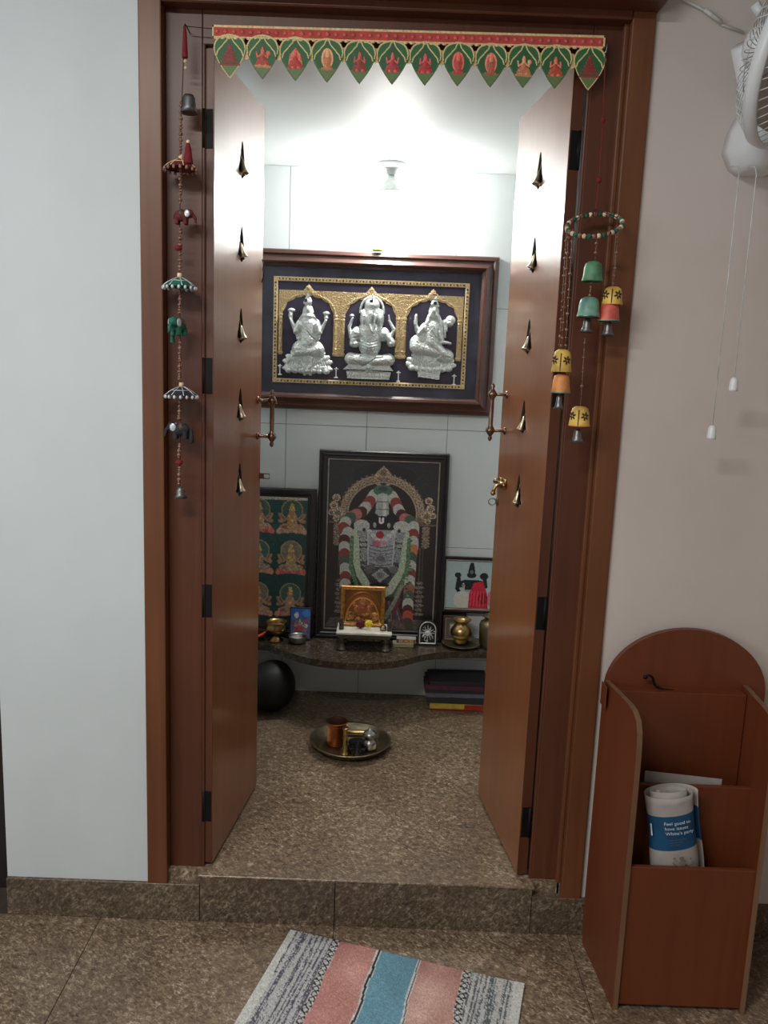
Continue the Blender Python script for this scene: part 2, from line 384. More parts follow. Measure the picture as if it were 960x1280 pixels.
# rest of the outer room, behind and beside the camera
bm = B(); box(bm, RL-.1, RL, RY, -3.0, 0, RZ); box(bm, RL-.1, RL, -1.6, 0.2, 0, RZ); box(bm, RL-.1, RL, -3.0, -1.6, 0, 0.95); box(bm, RL-.1, RL, -3.0, -1.6, 2.35, RZ)
structure(obj('wall_outer_left', bm, M['wall_cool']), 'white side wall behind the viewer, open for the added window', 'wall')
structure(boxo('wall_outer_right', RR, RR+.1, RY, 0.1, 0, RZ, M['wall_warm']), 'off-white side wall right of the viewer', 'wall')
structure(boxo('wall_rear', RL, RR, RY-.1, RY, 0, RZ, M['wall_warm']), 'off-white wall behind the viewer', 'wall')
structure(boxo('ceiling_outer', RL-.1, RR+.1, RY-.1, 0.2, RZ, RZ+.08, M['plaster']), 'white ceiling of the outer room above the viewer', 'ceiling')
win = thing('added_window', 'added white framed window in the unseen side wall behind the viewer', 'window', (RL-.05, -2.3, 1.65), kind='structure')  # invented window, added to let light into the outer room
bm = B(); box(bm, -.04, .04, -.7, .7, -.70, -.65); box(bm, -.04, .04, -.7, .7, .65, .70); box(bm, -.04, .04, -.7, -.65, -.65, .65); box(bm, -.04, .04, .65, .7, -.65, .65); box(bm, -.03, .03, -.02, .02, -.65, .65)
obj('added_window_frame', bm, M['white_plastic'], win)
tl = thing('added_tube_lamp', 'added white tube lamp, unseen on the ceiling above and behind the viewer', 'lamp', (-0.9, -1.75, RZ))  # invented fitting, added to go with the tube's light
boxo('batten', -.62, .62, -.03, .03, -.05, 0, M['white_plastic'], tl, .005)

# shrine shell
wb = structure(boxo('wall_back', -0.80, 0.80, YB+.004, YB+.08, S-.1, ZC+.05, M['tilegrout']), 'white tiled back wall of the prayer room', 'wall')
xe = [-.75, -.695, -.381, -.067, .247, .561, .75]; ze = [S, .292, .758, 1.224, 1.690, ZC]
for i in range(6):
    for j in range(5):
        off = rng.uniform(-.0006, .0006)
        boxo('tile', xe[i]+.001, xe[i+1]-.001, YB+off, YB+.006, ze[j]+.001, ze[j+1]-.001, M['tile'], wb)
structure(boxo('wall_inner_left', -0.80, -0.75, 0.098, YB+.05, 0, ZC+.05, M['plaster']), 'white left side wall of the prayer room, hidden by the left door', 'wall')
structure(boxo('wall_inner_right', 0.75, 0.80, 0.098, YB+.05, 0, ZC+.05, M['plaster']), 'white right side wall of the prayer room, hidden by the right door', 'wall')
structure(boxo('ceiling', -0.80, 0.80, 0.098, YB+.05, ZC, ZC+.06, M['plaster']), 'low white ceiling of the prayer room above the lamp', 'ceiling')

# granite step, plinths and skirting
tr = thing('trim_1', 'brown stone step riser under the open doorway', 'step', (0, 0, 0), kind='structure')
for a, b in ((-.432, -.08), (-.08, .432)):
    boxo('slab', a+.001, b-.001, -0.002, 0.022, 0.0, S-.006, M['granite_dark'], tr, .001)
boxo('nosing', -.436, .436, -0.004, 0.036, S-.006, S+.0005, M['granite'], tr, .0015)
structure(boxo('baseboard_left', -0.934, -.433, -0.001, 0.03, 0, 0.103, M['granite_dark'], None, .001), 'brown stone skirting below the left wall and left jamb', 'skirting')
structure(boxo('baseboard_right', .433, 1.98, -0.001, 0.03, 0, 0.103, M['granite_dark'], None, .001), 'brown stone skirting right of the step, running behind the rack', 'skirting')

# door frame
fr = thing('trim_2', 'reddish brown varnished wooden door frame around the doorway', 'door frame', (0, 0, 0), kind='structure')
boxo('casing', -.5675, -.5165, 0.0, .05, .092, 2.3, M['casing'], fr, .003, 2)
boxo('casing', .507, .5588, 0.0, .05, .075, 2.3, M['casing'], fr, .003, 2)
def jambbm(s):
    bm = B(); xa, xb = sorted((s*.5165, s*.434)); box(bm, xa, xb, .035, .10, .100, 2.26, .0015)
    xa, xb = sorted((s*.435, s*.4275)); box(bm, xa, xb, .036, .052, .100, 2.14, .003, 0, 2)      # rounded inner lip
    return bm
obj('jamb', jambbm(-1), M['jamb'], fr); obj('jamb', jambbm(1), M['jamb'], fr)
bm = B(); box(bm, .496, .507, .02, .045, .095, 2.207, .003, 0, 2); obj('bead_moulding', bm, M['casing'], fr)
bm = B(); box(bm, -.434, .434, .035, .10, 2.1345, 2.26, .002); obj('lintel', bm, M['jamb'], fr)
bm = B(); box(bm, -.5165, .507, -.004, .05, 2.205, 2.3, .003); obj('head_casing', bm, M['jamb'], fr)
bm = B(); prism(bm, [(-.5675, 2.222), (.560, 2.222), (.572, 2.236), (.572, 2.29), (-.580, 2.29), (-.580, 2.236)], -.055, .008); obj('cornice', bm, M['jamb'], fr)

# ---- the two leaves, each standing open about 83 degrees
LW = 0.4184
HOLE = [(0, .082), (.006, .076), (.012, .058), (.018, .038), (.024, .022), (.031, .010), (.032, .005), (.016, .003), (.012, -.003), (.006, -.008), (0, -.009)]
HOLE = HOLE+[(-x, z) for x, z in HOLE[-2:0:-1]]
def leaf_board(holes, w, h):
    cu = bpy.data.curves.new('board', 'CURVE'); cu.dimensions = '2D'; cu.fill_mode = 'BOTH'; cu.extrude = 0.008
    for pts in [[(0, 0), (w, 0), (w, h), (0, h)]]+holes:
        sp = cu.splines.new('POLY'); sp.points.add(len(pts)-1); sp.use_cyclic_u = True
        for p, q in zip(sp.points, pts): p.co = (q[0], q[1], 0, 1)
    tmp = bpy.data.objects.new('board', cu); C.objects.link(tmp)
    me = bpy.data.meshes.new_from_object(tmp.evaluated_get(bpy.context.evaluated_depsgraph_get()))
    bm = bmesh.new(); bm.from_mesh(me); bpy.data.objects.remove(tmp); bpy.data.curves.remove(cu); bpy.data.meshes.remove(me)
    for v in bm.verts: v.co = Vector((v.co.x, v.co.z, v.co.y))
    bmesh.ops.remove_doubles(bm, verts=bm.verts, dist=1e-5); bmesh.ops.recalc_face_normals(bm, faces=bm.faces)
    for f in bm.faces:
        c = f.calc_center_median()
        if abs(f.normal.y) < .5 and .01 < c.x < w-.01 and .01 < c.z < h-.01: f.material_index = 1   # cut edges of the bell openings, coloured dark for the shade inside
    return bm
def make_door(name, label, side, hx, hy, ang, bells, handle, hinges):
    # local x runs from the hinge to the free edge; the outer face (towards the opening) is y = 0, the body lies behind it
    rz = ang if side < 0 else PI-ang
    d = thing(name, label, 'door', (hx, hy, S+.008), (0, 0, rz), kind='structure')
    s = -1 if side < 0 else 1            # direction of the outer face along local y
    h = 1.99
    bm = leaf_board([[(u+x, z+dz) for x, dz in HOLE] for u, z in bells], LW, h)
    for v in bm.verts: v.co.y = v.co.y-s*.008
    obj('panel', bm, [M['leaf'], M['recess']], d)
    y0, y1 = sorted((-s*.016, -s*.027)); boxo('back_panel', 0.0005, LW, y0, y1, 0, h, M['recess'], d)
    y0, y1 = sorted((-s*.0005, -s*.0265)); boxo('edge_strip', -.0015, .0005, y0, y1, .002, h-.002, M['jamb'], d)
    for k, (u, z) in enumerate(bells):
        bm = B(); lathe(bm, [(0, .036), (.003, .035), (.0045, .030), (.0055, .020), (.0075, .010), (.0105, .003), (.0125, 0), (.0105, .0005), (.005, .012), (0, .02)], 14)
        tube(bm, [(0, 0, .035), (0, 0, .062)], .0008, 5)
        b = obj('bell', bm, M['bellbrass'], d, loc=(u, s*.005, z+.003), rot=(s*.20, .10*(-1)**k, 0))
        bm = B(); ball(bm, (0, 0, -.003), .0038, 8, 6); tube(bm, [(0, 0, 0), (0, 0, .015)], .0008, 5); obj('clapper', bm, M['darkbrass'], b)
    # pull handle: turned bar on two posts
    u, z0, z1 = handle
    bm = B(); yo = s*.043
    prof = [(0, -.031), (.0035, -.029), (.0068, -.022), (.0042, -.016), (.007, -.012), (.0125, -.004), (.0138, 0), (.0125, .004), (.007, .012), (.0062, .017)]
    top = [(r, (z1-z0)-z) for r, z in prof[::-1]]
    lathe(bm, prof+[(.0068, (z1-z0)/2)]+top, 16, (u, yo, z0))
    for z in (z0, z1):
        tube(bm, [(u, yo, z), (u, s*.008, z), (u, s*.001, z)], [.005, .005, .0052], 10)
        tube(bm, [(u, s*.006, z), (u, s*.003, z), (u, s*.0002, z)], [.006, .010, .011], 12)
    obj('handle', bm, M['bronze'], d, True)
    for z in hinges:
        bm = B(); y0, y1 = sorted((-s*.003, -s*.024)); box(bm, -.0035, -.0012, y0, y1, z-.042, z+.042, .0005)
        tube(bm, [(-.004, -s*.023, z-.042), (-.004, -s*.023, z+.042)], .004, 8)
        obj('hinge', bm, M['black'], d)
    return d, s
zl = lambda z: z-(S+.008)
dl, s1 = make_door('door_1', 'left brown wooden door leaf with five small bells, swung open inward', -1, -.408, .0405, 1.4511,
    [(.216, zl(z)) for z in (1.912, 1.708, 1.502, 1.297, 1.097)], (.382, zl(1.240), zl(1.342)), [zl(z) for z in (1.96, 1.408, .855, .302)])
dr, s2 = make_door('door_2', 'right brown wooden door leaf with five small bells, swung open inward', 1, .396, .0405, 1.4373,
    [(.208, zl(z)) for z in (1.912, 1.708, 1.502, 1.294, 1.095)], (.373, zl(1.282), zl(1.384)), [zl(z) for z in (1.945, 1.408, .855, .29)])
# staple of the left leaf
bm = B(); z = zl(1.121); box(bm, .405, .412, -.014, 0, z-.008, z+.008, .001)
tube(bm, [(.409, -.012, z+.007), (.409, -.030, z+.007), (.409, -.030, z-.007), (.409, -.012, z-.007)], .0018, 6)
obj('latch', bm, M['bronze'], dl)
# sliding bolt and ring of the right leaf
bm = B(); z = zl(1.133)
tube(bm, [(.312, .009, z), (.402, .009, z)], .0055, 10); ball(bm, (.404, .009, z), .0085)
box(bm, .320, .345, 0, .006, z-.014, z+.014, .001); box(bm, .365, .388, 0, .006, z-.014, z+.014, .001)
tube(bm, [(.35, .009, z), (.35, .026, z-.012), (.35, .030, z-.026)], [.0045, .005, .006], 8); ball(bm, (.35, .030, z-.028), .0075)
obj('latch', bm, M['brass'], dr, True)
bm = B(); z = zl(1.072); box(bm, .395, .410, 0, .004, z-.010, z+.010, .001)
tube(bm, [(.405, .016+.011*math.cos(a), z+.010*math.sin(a)) for a in np.linspace(0, 2*PI, 14, endpoint=False)], .0016, 6, closed=True)
obj('latch_ring', bm, M['darkbrass'], dr, True)
bm = B(); z = zl(1.70); tube(bm, [(.408, -.001, z-.03), (.408, -.006, z-.01), (.408, -.003, z+.005), (.408, -.006, z+.02), (.408, -.001, z+.032)], .0014, 6); obj('hook', bm, M['black'], dl)

# ------------------------------------------------------------------ inside the prayer room
# lamp on the ceiling close to the back wall
t = thing('ceiling_lamp', 'glowing white bulb hanging from the ceiling close to the back wall', 'lamp', (-.008, 1.165, ZC))
bm = B(); lathe(bm, [(0, 0), (.052, 0), (.052, -.008), (.044, -.018), (.022, -.022), (.021, -.040), (0, -.040)], 28); obj('holder', bm, M['white_plastic'], t)
bm = B(); lathe(bm, [(.012, -.040), (.015, -.050), (.026, -.066), (.040, -.092), (.043, -.102), (0, -.102)], 28); obj('body', bm, M['bulbbody'], t)
bm = B(); lathe(bm, [(.0425, -.1025), (.045, -.114), (.043, -.134), (.035, -.152), (.020, -.164), (0, -.168)], 28); obj('bulb', bm, M['bulb'], t)

# stone shelf with a bowed front
front = curve_pts([(-.75, 1.10, 0), (-.44, 1.088, 0), (-.387, 1.057, 0), (-.273, .964, 0), (-.172, .924, 0), (-.045, .913, 0), (.084, .958, 0), (.185, 1.035, 0), (.28, 1.075, 0), (.427, 1.09, 0), (.75, 1.10, 0)], 60)
ZS = .385
bm = B(); poly = [(p.x, p.y) for p in front]+[(.75, YB), (-.75, YB)]
bot = [bm.verts.new((x, y, ZS-.026)) for x, y in poly]; tp = [bm.verts.new((x, y, ZS)) for x, y in poly]
bm.faces.new(tp); bm.faces.new(bot[::-1])
for i in range(len(poly)): j = (i+1) % len(poly); bm.faces.new((bot[i], bot[j], tp[j], tp[i]))
bmesh.ops.bevel(bm, geom=[e for e in bm.edges if abs(e.verts[0].co.z-e.verts[1].co.z) < 1e-6 and e.verts[0].co.y < 1.2], offset=.004, segments=2, affect='EDGES')
tag(obj('stone_shelf', bm, M['stone']), 'dark polished stone shelf with bowed front edge on the back wall', 'shelf')

# --- big silver relief picture
pt = thing('relief_picture', 'large wooden framed picture of three silver embossed seated deities on the tiled wall', 'picture', (-.066, YB, 1.580))
fw, fh = .948, .592
bm = B(); frame_bm(bm, fw, fh, [(0, -.001), (0, -.020), (.004, -.027), (.016, -.032), (.022, -.026), (.030, -.028), (.044, -.038), (.050, -.036), (.053, -.028), (.058, -.024), (.062, -.020), (.062, -.008)])
obj('picture_frame', bm, M['pframe'], pt)
boxo('backing', -fw/2+.01, fw/2-.01, -.010, -.001, -fh/2+.01, fh/2-.01, M['mat'], pt)
GW, GH = .738, .394
boxo('velvet_ground', -GW/2, GW/2, -.013, -.0095, -GH/2, GH/2, M['velvet'], pt)
bm = B(); frame_bm(bm, GW, GH, [(0, -.012), (0, -.016), (.002, -.0175), (.014, -.0175), (.016, -.016), (.016, -.012)]); obj('gold_border', bm, M['gold'], pt)
bm = B()
def studs(bm, x0, z0, x1, z1, n):
    for i in range(n):
        q = (i+.5)/n; r = .0042 if i % 2 else .0030
        ball(bm, (x0+(x1-x0)*q, -.0178, z0+(z1-z0)*q), (r, .002, r), 6, 4)
for z in (GH/2-.008, -GH/2+.008): studs(bm, -GW/2+.016, z, GW/2-.016, z, 56)
for x in (GW/2-.008, -GW/2+.008): studs(bm, x, -GH/2+.016, x, GH/2-.016, 28)
tag(obj('border_stud', bm, M['darkcarve'], pt), kind='stuff')
# gold arcade: local mm, x right, y down from the top of the border
g = Grid(-355, 26, 355, 300, 1.6)
ctr = (-237, 0, 233)
g.put((g.Y > 48) & (g.Y < 290) & (np.abs(g.X) < 350), 2.0)
for c in ctr:
    hw = 96
    dx = g.X-c
    scal = 6*np.abs(np.sin(np.arctan2(g.Y-132, dx)*7))
    inn = (np.abs(dx) < hw) & (g.Y >= 132)
    arch = (g.Y < 132) & (np.hypot(dx/hw, (g.Y-132)/66) < 1-scal/90)
    g.cut(inn | arch)
    g.ring(c, 132, hw+5, 71, 7, 3.5, None, -PI, 0)
    g.ell(c, 52, 22, 16, 5); g.ell(c, 40, 12, 12, 6); g.ell(c-20, 58, 14, 9, 4); g.ell(c+20, 58, 14, 9, 4); g.ell(c, 32, 5, 7, 5)
for x in (-342, -126, -112, 111, 126, 342):
    pass
for c in ctr:
    for sx in (-1, 1):
        x = c+sx*104
        g.cap((x, 150), (x, 270), 6, 6, 5); g.ell(x, 140, 10, 8, 5); g.ell(x, 152, 9, 4, 6); g.ell(x, 262, 9, 6, 6); g.ell(x, 280, 11, 9, 5); g.ell(x, 205, 8, 4, 6.5)
g.H += np.where(g.M, 1.0*rng.standard_normal(g.X.shape), 0)
g.build('gold_arcade', M['gold'], pt, 0, GH/2*1000, .001, 0, .0125)
K = 1/2854.0
def figure(g, name, px, z): g.build(name, M['silver'], pt, px, g.base, K, 0, .0128, loc=(0, 0, 0)).location = (0, 0, 0)
# left figure: seated on an open lotus, two raised hands with buds
g = Grid(220, 215, 800, 1115, 5.0)
for a in np.linspace(-1.28, 1.28, 9):
    x, y = 515+math.sin(a)*215, 1000-math.cos(a)*150
    g.ell((515+x)/2+math.sin(a)*30, (1010+y)/2, 150, 50, 34, rot=math.atan2(y-1010, x-515+1e-3))
for a in np.linspace(-1.45, 1.45, 8):
    x, y = 515+math.sin(a)*225, 1035-math.cos(a)*60
    g.ell((515+x)/2+math.sin(a)*45, (1040+y)/2, 125, 38, 44, rot=math.atan2(y-1035, x-515))
for k in range(-3, 4): g.ell(515+k*68, 1052, 46, 36, 50)
g.ell(515, 800, 170, 95, 66); g.cap((400, 820), (620, 850), 62, 55, 70); g.cap((640, 820), (410, 860), 58, 50, 74)
g.cap((515, 560), (520, 740), 105, 88, 84); g.ell(430, 590, 60, 90, 72); g.ell(600, 590, 62, 95, 72)
g.cap((420, 560), (385, 640), 42, 34, 84); g.cap((375, 620), (320, 500), 28, 18, 60); g.cap((325, 500), (322, 450), 22, 26, 55); g.ell(330, 415, 44, 26, 60); g.ell(322, 470, 28, 34, 60)
g.cap((610, 560), (640, 640), 42, 32, 84); g.cap((650, 620), (705, 510), 26, 18, 60); g.ell(705, 480, 26, 34, 58); g.ell(706, 435, 40, 26, 60)
g.ell(510, 430, 62, 90, 78); g.ell(508, 400, 40, 58, 100); g.poly([(455, 350), (560, 350), (520, 235), (500, 235)], 80); g.ell(508, 320, 44, 60, 92); g.ell(515, 470, 75, 40, 90)
for k in range(7): g.groove([(360+k*14, 900), (300+k*30, 1000)], 7, 14); g.groove([(670-k*14, 900), (730-k*30, 1000)], 7, 14)
g.poly([(462, 420), (565, 420), (625, 520), (665, 640), (640, 730), (395, 730), (370, 650), (400, 520)], 52)
for k in range(4): g.groove([(440+k*10, 520+k*40), (560+k*16, 700+k*8)], 6, 7)
g.H += np.where(g.M, 3.0*rng.standard_normal(g.X.shape), 0)
g.cut(np.hypot(g.X-487, g.Y-313) < 17); g.base = 1100
def put_fig(g, name, cx, wx, wz): return g.build(name, M['silver'], pt, cx, g.base, K, 0, .0128, loc=(wx+.066, 0, wz-1.580))
put_fig(g, 'silver_figure', 515, -.301, 1.414)
# middle figure: elephant headed, haloed, on a stepped plinth
g = Grid(110, 225, 690, 1160, 5.0)
g.poly([(150, 1060), (645, 1060), (625, 1145), (165, 1145)], 40); g.poly([(115, 1050), (675, 1050), (620, 985), (180, 985)], 60)
for x in range(170, 630, 30): g.ell(x, 1105, 10, 26, 52)
g.ell(400, 1060, 280, 8, 66); g.ell(400, 1140, 240, 8, 56)
g.ring(412, 420, 125, 150, 32, 40, None, -PI, .2); g.ring(412, 420, 125, 150, 32, 40, None, PI-.2, PI+.1)
g.cap((200, 930), (420, 950), 72, 55, 95); g.cap((610, 930), (400, 955), 72, 55, 100); g.ell(400, 930, 200, 70, 85); g.ell(400, 1010, 55, 60, 90)
g.cap((400, 640), (400, 780), 140, 125, 110); g.ell(400, 790, 110, 80, 130); g.ell(265, 660, 70, 80, 90); g.ell(545, 660, 75, 80, 90)
g.cap((240, 650), (215, 770), 48, 40, 100); g.cap((560, 650), (640, 740), 48, 40, 100); g.ell(630, 755, 48, 40, 105); g.ell(240, 770, 55, 45, 105)
g.cap((195, 700), (170, 590), 26, 20, 60); g.cap((175, 590), (205, 500), 22, 18, 60); g.ell(198, 475, 30, 22, 60)
g.cap((620, 680), (660, 600), 26, 20, 60); g.cap((655, 600), (600, 510), 24, 16, 60); g.cap((605, 520), (595, 455), 16, 8, 60)
g.ell(412, 450, 100, 120, 110); g.ell(330, 500, 48, 110, 105); g.ell(500, 500, 48, 110, 105); g.ell(412, 360, 85, 80, 115); g.cap((415, 320), (418, 240), 34, 8, 90)
g.cap((395, 450), (385, 560), 44, 30, 150); g.cap((385, 560), (420, 640), 30, 18, 150); g.cap((450, 470), (440, 600), 26, 10, 140); g.cap((350, 480), (360, 570), 20, 10, 140)
for k in range(3): g.groove([(300, 720+k*34), (400, 760+k*30), (510, 720+k*34)], 8, 9)
g.H += np.where(g.M, 3.0*rng.standard_normal(g.X.shape), 0)
g.groove([(390, 970), (460, 920), (540, 905)], 9, 30); g.groove([(250, 960), (330, 1000), (400, 960)], 9, 20); g.groove([(225, 710), (320, 690)], 8, 20)
g.cut(np.hypot(g.X-403, g.Y-322) < 17); g.base = 1145
put_fig(g, 'silver_figure', 400, -.066, 1.407)
# right figure: seated on a lotus with a stringed instrument over the shoulder
g = Grid(70, 260, 620, 1165, 5.0)
g.poly([(190, 1030), (450, 1030), (440, 1150), (205, 1125)], 40)
for a in np.linspace(-1.4, 1.4, 9):
    x, y = 335+math.sin(a)*225, 1010-math.cos(a)*140
    g.ell((335+x)/2+math.sin(a)*40, (1010+y)/2, 140, 46, 38, rot=math.atan2(y-1010, x-335+1e-3))
for k in range(-3, 4): g.ell(335+k*66, 1045+abs(k)*-6, 48, 38, 52)
g.ell(180, 780, 85, 110, 75); g.cap((180, 800), (420, 860), 85, 60, 85); g.ell(480, 890, 110, 85, 80); g.cap((350, 760), (470, 860), 60, 55, 95)
g.cap((345, 590), (345, 740), 95, 90, 100); g.ell(255, 610, 55, 70, 85); g.ell(420, 610, 55, 90, 85)
g.cap((235, 600), (195, 660), 40, 34, 90); g.cap((185, 640), (155, 560), 32, 22, 70); g.cap((155, 560), (158, 490), 24, 20, 70); g.ell(158, 480, 20, 28, 70)
g.cap((420, 640), (455, 740), 36, 28, 95); g.cap((450, 740), (540, 755), 28, 16, 95)
g.cap((490, 620), (470, 540), 20, 40, 80); g.ell(530, 510, 58, 55, 80); g.ell(520, 540, 48, 46, 85); g.cap((480, 690), (470, 560), 14, 18, 80)
g.ell(348, 440, 62, 90, 95); g.ell(348, 420, 42, 58, 120); g.poly([(295, 380), (405, 380), (370, 275), (350, 270)], 90); g.ell(350, 345, 42, 46, 105); g.cap((300, 470), (285, 560), 24, 40, 85); g.cap((395, 470), (420, 560), 24, 40, 85)
for k in range(6): g.groove([(130+k*22, 860), (150+k*24, 1000)], 8, 20); g.groove([(540-k*16, 900), (510-k*26, 1000)], 8, 14)
g.poly([(300, 430), (395, 430), (440, 560), (470, 700), (450, 770), (230, 770), (190, 690), (250, 560)], 62)
for k in range(4): g.groove([(270+k*14, 560+k*40), (380+k*16, 700+k*14)], 6, 7)
g.H += np.where(g.M, 3.0*rng.standard_normal(g.X.shape), 0)
g.cut(np.hypot(g.X-353, g.Y-343) < 17); g.base = 1148
put_fig(g, 'silver_figure', 345, .171, 1.415)
# four little silver lamps between them
for px in (350, 422, 502, 573.5):
    x = (px-464)/334.6; zz = 1.425-(px-464)*.00006
    g = Grid(0, 0, 60, 130, 3); g.cap((30, 30), (30, 110), 8, 8, 10); g.ell(30, 22, 28, 10, 10); g.ell(30, 116, 26, 10, 10); g.ell(30, 12, 8, 12, 10); g.ell(30, 40, 14, 6, 12); g.base = 125
    g.build('silver_lamp', M['silver'], pt, 30, 125, K, 0, .0128, loc=(x, 0, zz-1.580-.022))
# flower tucked on top of the frame
bm = B(); 
for k in range(9): a = k*2*PI/9; ball(bm, (.012*math.cos(a), .008*math.sin(a), .008), (.009, .006, .007), 7, 5)
ball(bm, (0, 0, .012), (.01, .008, .009), 8, 6)
o = tag(obj('marigold', bm, M['petal_lime'], None, loc=(-.049, 1.225, 1.8765)), 'small lime yellow flower resting on top of the silver relief picture', 'flower')

# --- framed prints standing on the shelf
def framed(name, label, w, h, loc, tilt, prof, fm, printer, pw, ph, fillet=None, fmat=None, pm='print_glossy', rz=0):
    t = thing(name, label, 'picture', loc, (tilt, 0, rz))
    bm = B(); frame_bm(bm, w, h, [(i, y) for i, y in prof]); 
    for v in bm.verts: v.co.z += h/2
    obj('picture_frame', bm, fm, t)
    boxo('backing', -w/2+.003, w/2-.003, -.006, 0, .003, h-.003, M['blackframe'], t)
    if fillet:
        bm = B(); frame_bm(bm, w-2*fillet[0], h-2*fillet[0], [(0, -.008), (0, -.0105), (fillet[1], -.0105), (fillet[1], -.008)])
        for v in bm.verts: v.co.z += h/2
        obj('fillet', bm, fmat, t)
    printer(t, h/2)
    return t
def deity_print(t, zc):
    g = Grid(150, 68, 790, 1066, 3.0, (34, 29, 30))
    X, Y = g.X, g.Y
    g.C[Y < 430] = (44, 42, 48); g.speckle(.12)
    g.ell(470, 150, 190, 70, col=(34, 32, 38), jit=.08)
    GR = (150, 132, 112); GD = (104, 90, 76)
    # arch of metal ornament
    g.put((np.hypot((X-466)/205, (Y-372)/190) < 1) & (Y < 440), col=(34, 28, 30), jit=.1)
    g.ring(466, 372, 226, 208, 46, col=GD, a0=-PI, a1=.22, jit=.3); g.ring(466, 372, 226, 208, 46, col=GD, a0=PI-.22, a1=PI+.1, jit=.3)
    g.ring(466, 372, 244, 226, 9, col=GR, a0=-PI, a1=.1, jit=.25); g.ring(466, 372, 203, 186, 8, col=GR, a0=-PI, a1=.3, jit=.15); g.ring(466, 372, 203, 186, 8, col=GR, a0=PI-.3, a1=PI+.1)
    for k in range(25):
        a = -PI+k*PI/24; g.ell(466+226*math.cos(a), 372+208*math.sin(a), 13, 13, col=GR, jit=.25); g.ell(466+226*math.cos(a), 372+208*math.sin(a), 6, 6, col=GD, jit=.25)
        g.ell(466+252*math.cos(a), 372+234*math.sin(a), 8, 8, col=GD, jit=.3)
    g.poly([(395, 168), (535, 168), (500, 120), (466, 88), (432, 120)], col=GR, jit=.3); g.ell(466, 130, 20, 24, col=GD, jit=.3); g.ell(466, 165, 40, 10, col=GD, jit=.3)
    g.ell(440, 200, 24, 8, col=GR, rot=.5); g.ell(492, 200, 24, 8, col=GR, rot=-.5)
    for sx in (-1, 1):
        for dx, dy, r in ((272, 285, 24), (285, 330, 26), (262, 372, 34), (300, 372, 22), (270, 408, 20)): g.ell(466+sx*dx, dy, r, r*.9, col=GR, jit=.35); g.ell(466+sx*dx, dy+4, r*.5, r*.45, col=GD, jit=.3)
        g.put((np.abs(X-466-sx*270) < 55) & (np.abs(Y-432) < 5), col=GD)
        for k in range(7): g.ell(466+sx*262, 450+k*18, 24, 12, col=(112, 98, 84), jit=.4)
        g.put((np.abs(X-466-sx*232) < 5) & (Y > 560) & (Y < 980), col=(78, 70, 66), jit=.2)
        g.put((np.abs(X-466-sx*250) < 3) & (Y > 560) & (Y < 980), col=(70, 60, 54), jit=.2)
        for k in range(8): g.ell(466+sx*238, 780+k*27, 30 if k % 2 else 22, 10, col=(104, 94, 88), jit=.35)
        g.poly([(466+sx*180, 1066), (466+sx*320, 1066), (466+sx*290, 1010), (466+sx*200, 1000)], col=(84, 76, 72), jit=.25)
    # long flower garlands, banded white, red, green
    W, Rr, Gn, P, Mr = (172, 175, 168), (128, 56, 56), (66, 86, 74), (166, 102, 98), (74, 34, 40)
    seqL = [((440, 240), Gn), ((415, 262), W), ((392, 300), Rr), ((368, 335), W), ((345, 365), Mr), ((315, 380), P), ((280, 400), Gn), ((252, 428), W), ((240, 462), Rr), ((268, 490), W), ((248, 535), Mr), ((250, 575), W), ((250, 618), Rr), ((252, 660), Gn), ((258, 705), W), ((262, 755), Rr), ((262, 800), W), ((262, 840), Mr)]
    for k, (p, c) in enumerate(seqL):
        q = seqL[min(k+1, len(seqL)-1)][0] if k+1 < len(seqL) else (p[0], p[1]+40)
        g.cap(p, q, 33, 33, col=c, jit=.1)
    seqR = [((495, 240), Gn), ((520, 265), W), ((543, 303), Rr), ((560, 342), W), ((580, 372), Mr), ((600, 395), P), ((632, 405), Gn), ((655, 440), W), ((655, 485), Rr), ((655, 528), W), ((655, 578), (176, 110, 66)), ((648, 625), Gn), ((648, 675), W), ((648, 722), Rr), ((645, 765), W), ((645, 815), (150, 90, 70)), ((642, 858), Gn), ((640, 905), W), ((640, 945), Mr), ((642, 980), (170, 74, 60)), ((642, 1025), (60, 64, 50))]
    for k, (p, c) in enumerate(seqR):
        q = seqR[min(k+1, len(seqR)-1)][0] if k+1 < len(seqR) else (p[0], p[1]+30)
        g.cap(p, q, 32, 32, col=c, jit=.1)
    # robe, body plate, pale green garland loop
    g.poly([(300, 470), (630, 470), (630, 700), (560, 860), (470, 900), (370, 860), (300, 700)], col=(60, 74, 66), jit=.2)
    for k in range(40): g.ell(466+(-1)**k*rng.uniform(150, 185), rng.uniform(500, 880), 10, 7, col=[(74, 98, 76), (112, 134, 106), (50, 68, 54)][k % 3], jit=.2)
    g.line([(318, 490), (318, 620), (352, 740), (410, 830), (468, 862), (525, 830), (580, 730), (606, 620), (606, 490)], 26, col=(166, 178, 156), jit=.14)
    g.line([(345, 560), (360, 700), (430, 800), (468, 815), (510, 800), (565, 700), (580, 560)], 7, col=(178, 186, 160), jit=.1)
    g.line([(292, 520), (292, 700), (345, 850)], 12, col=(84, 112, 86), jit=.3); g.line([(632, 520), (626, 700), (560, 880)], 12, col=(84, 112, 86), jit=.3)
    g.poly([(330, 480), (600, 480), (575, 700), (520, 790), (410, 790), (350, 700)], col=(58, 60, 60), jit=.35)
    for k in range(70): g.ell(rng.uniform(345, 590), rng.uniform(490, 720), rng.uniform(5, 11), rng.uniform(4, 8), col=[(120, 124, 122), (150, 152, 150), (84, 88, 84), (108, 116, 104)][k % 4], jit=.2)
    g.poly([(385, 470), (548, 470), (535, 690), (400, 690)], col=(146, 150, 156), jit=.14)
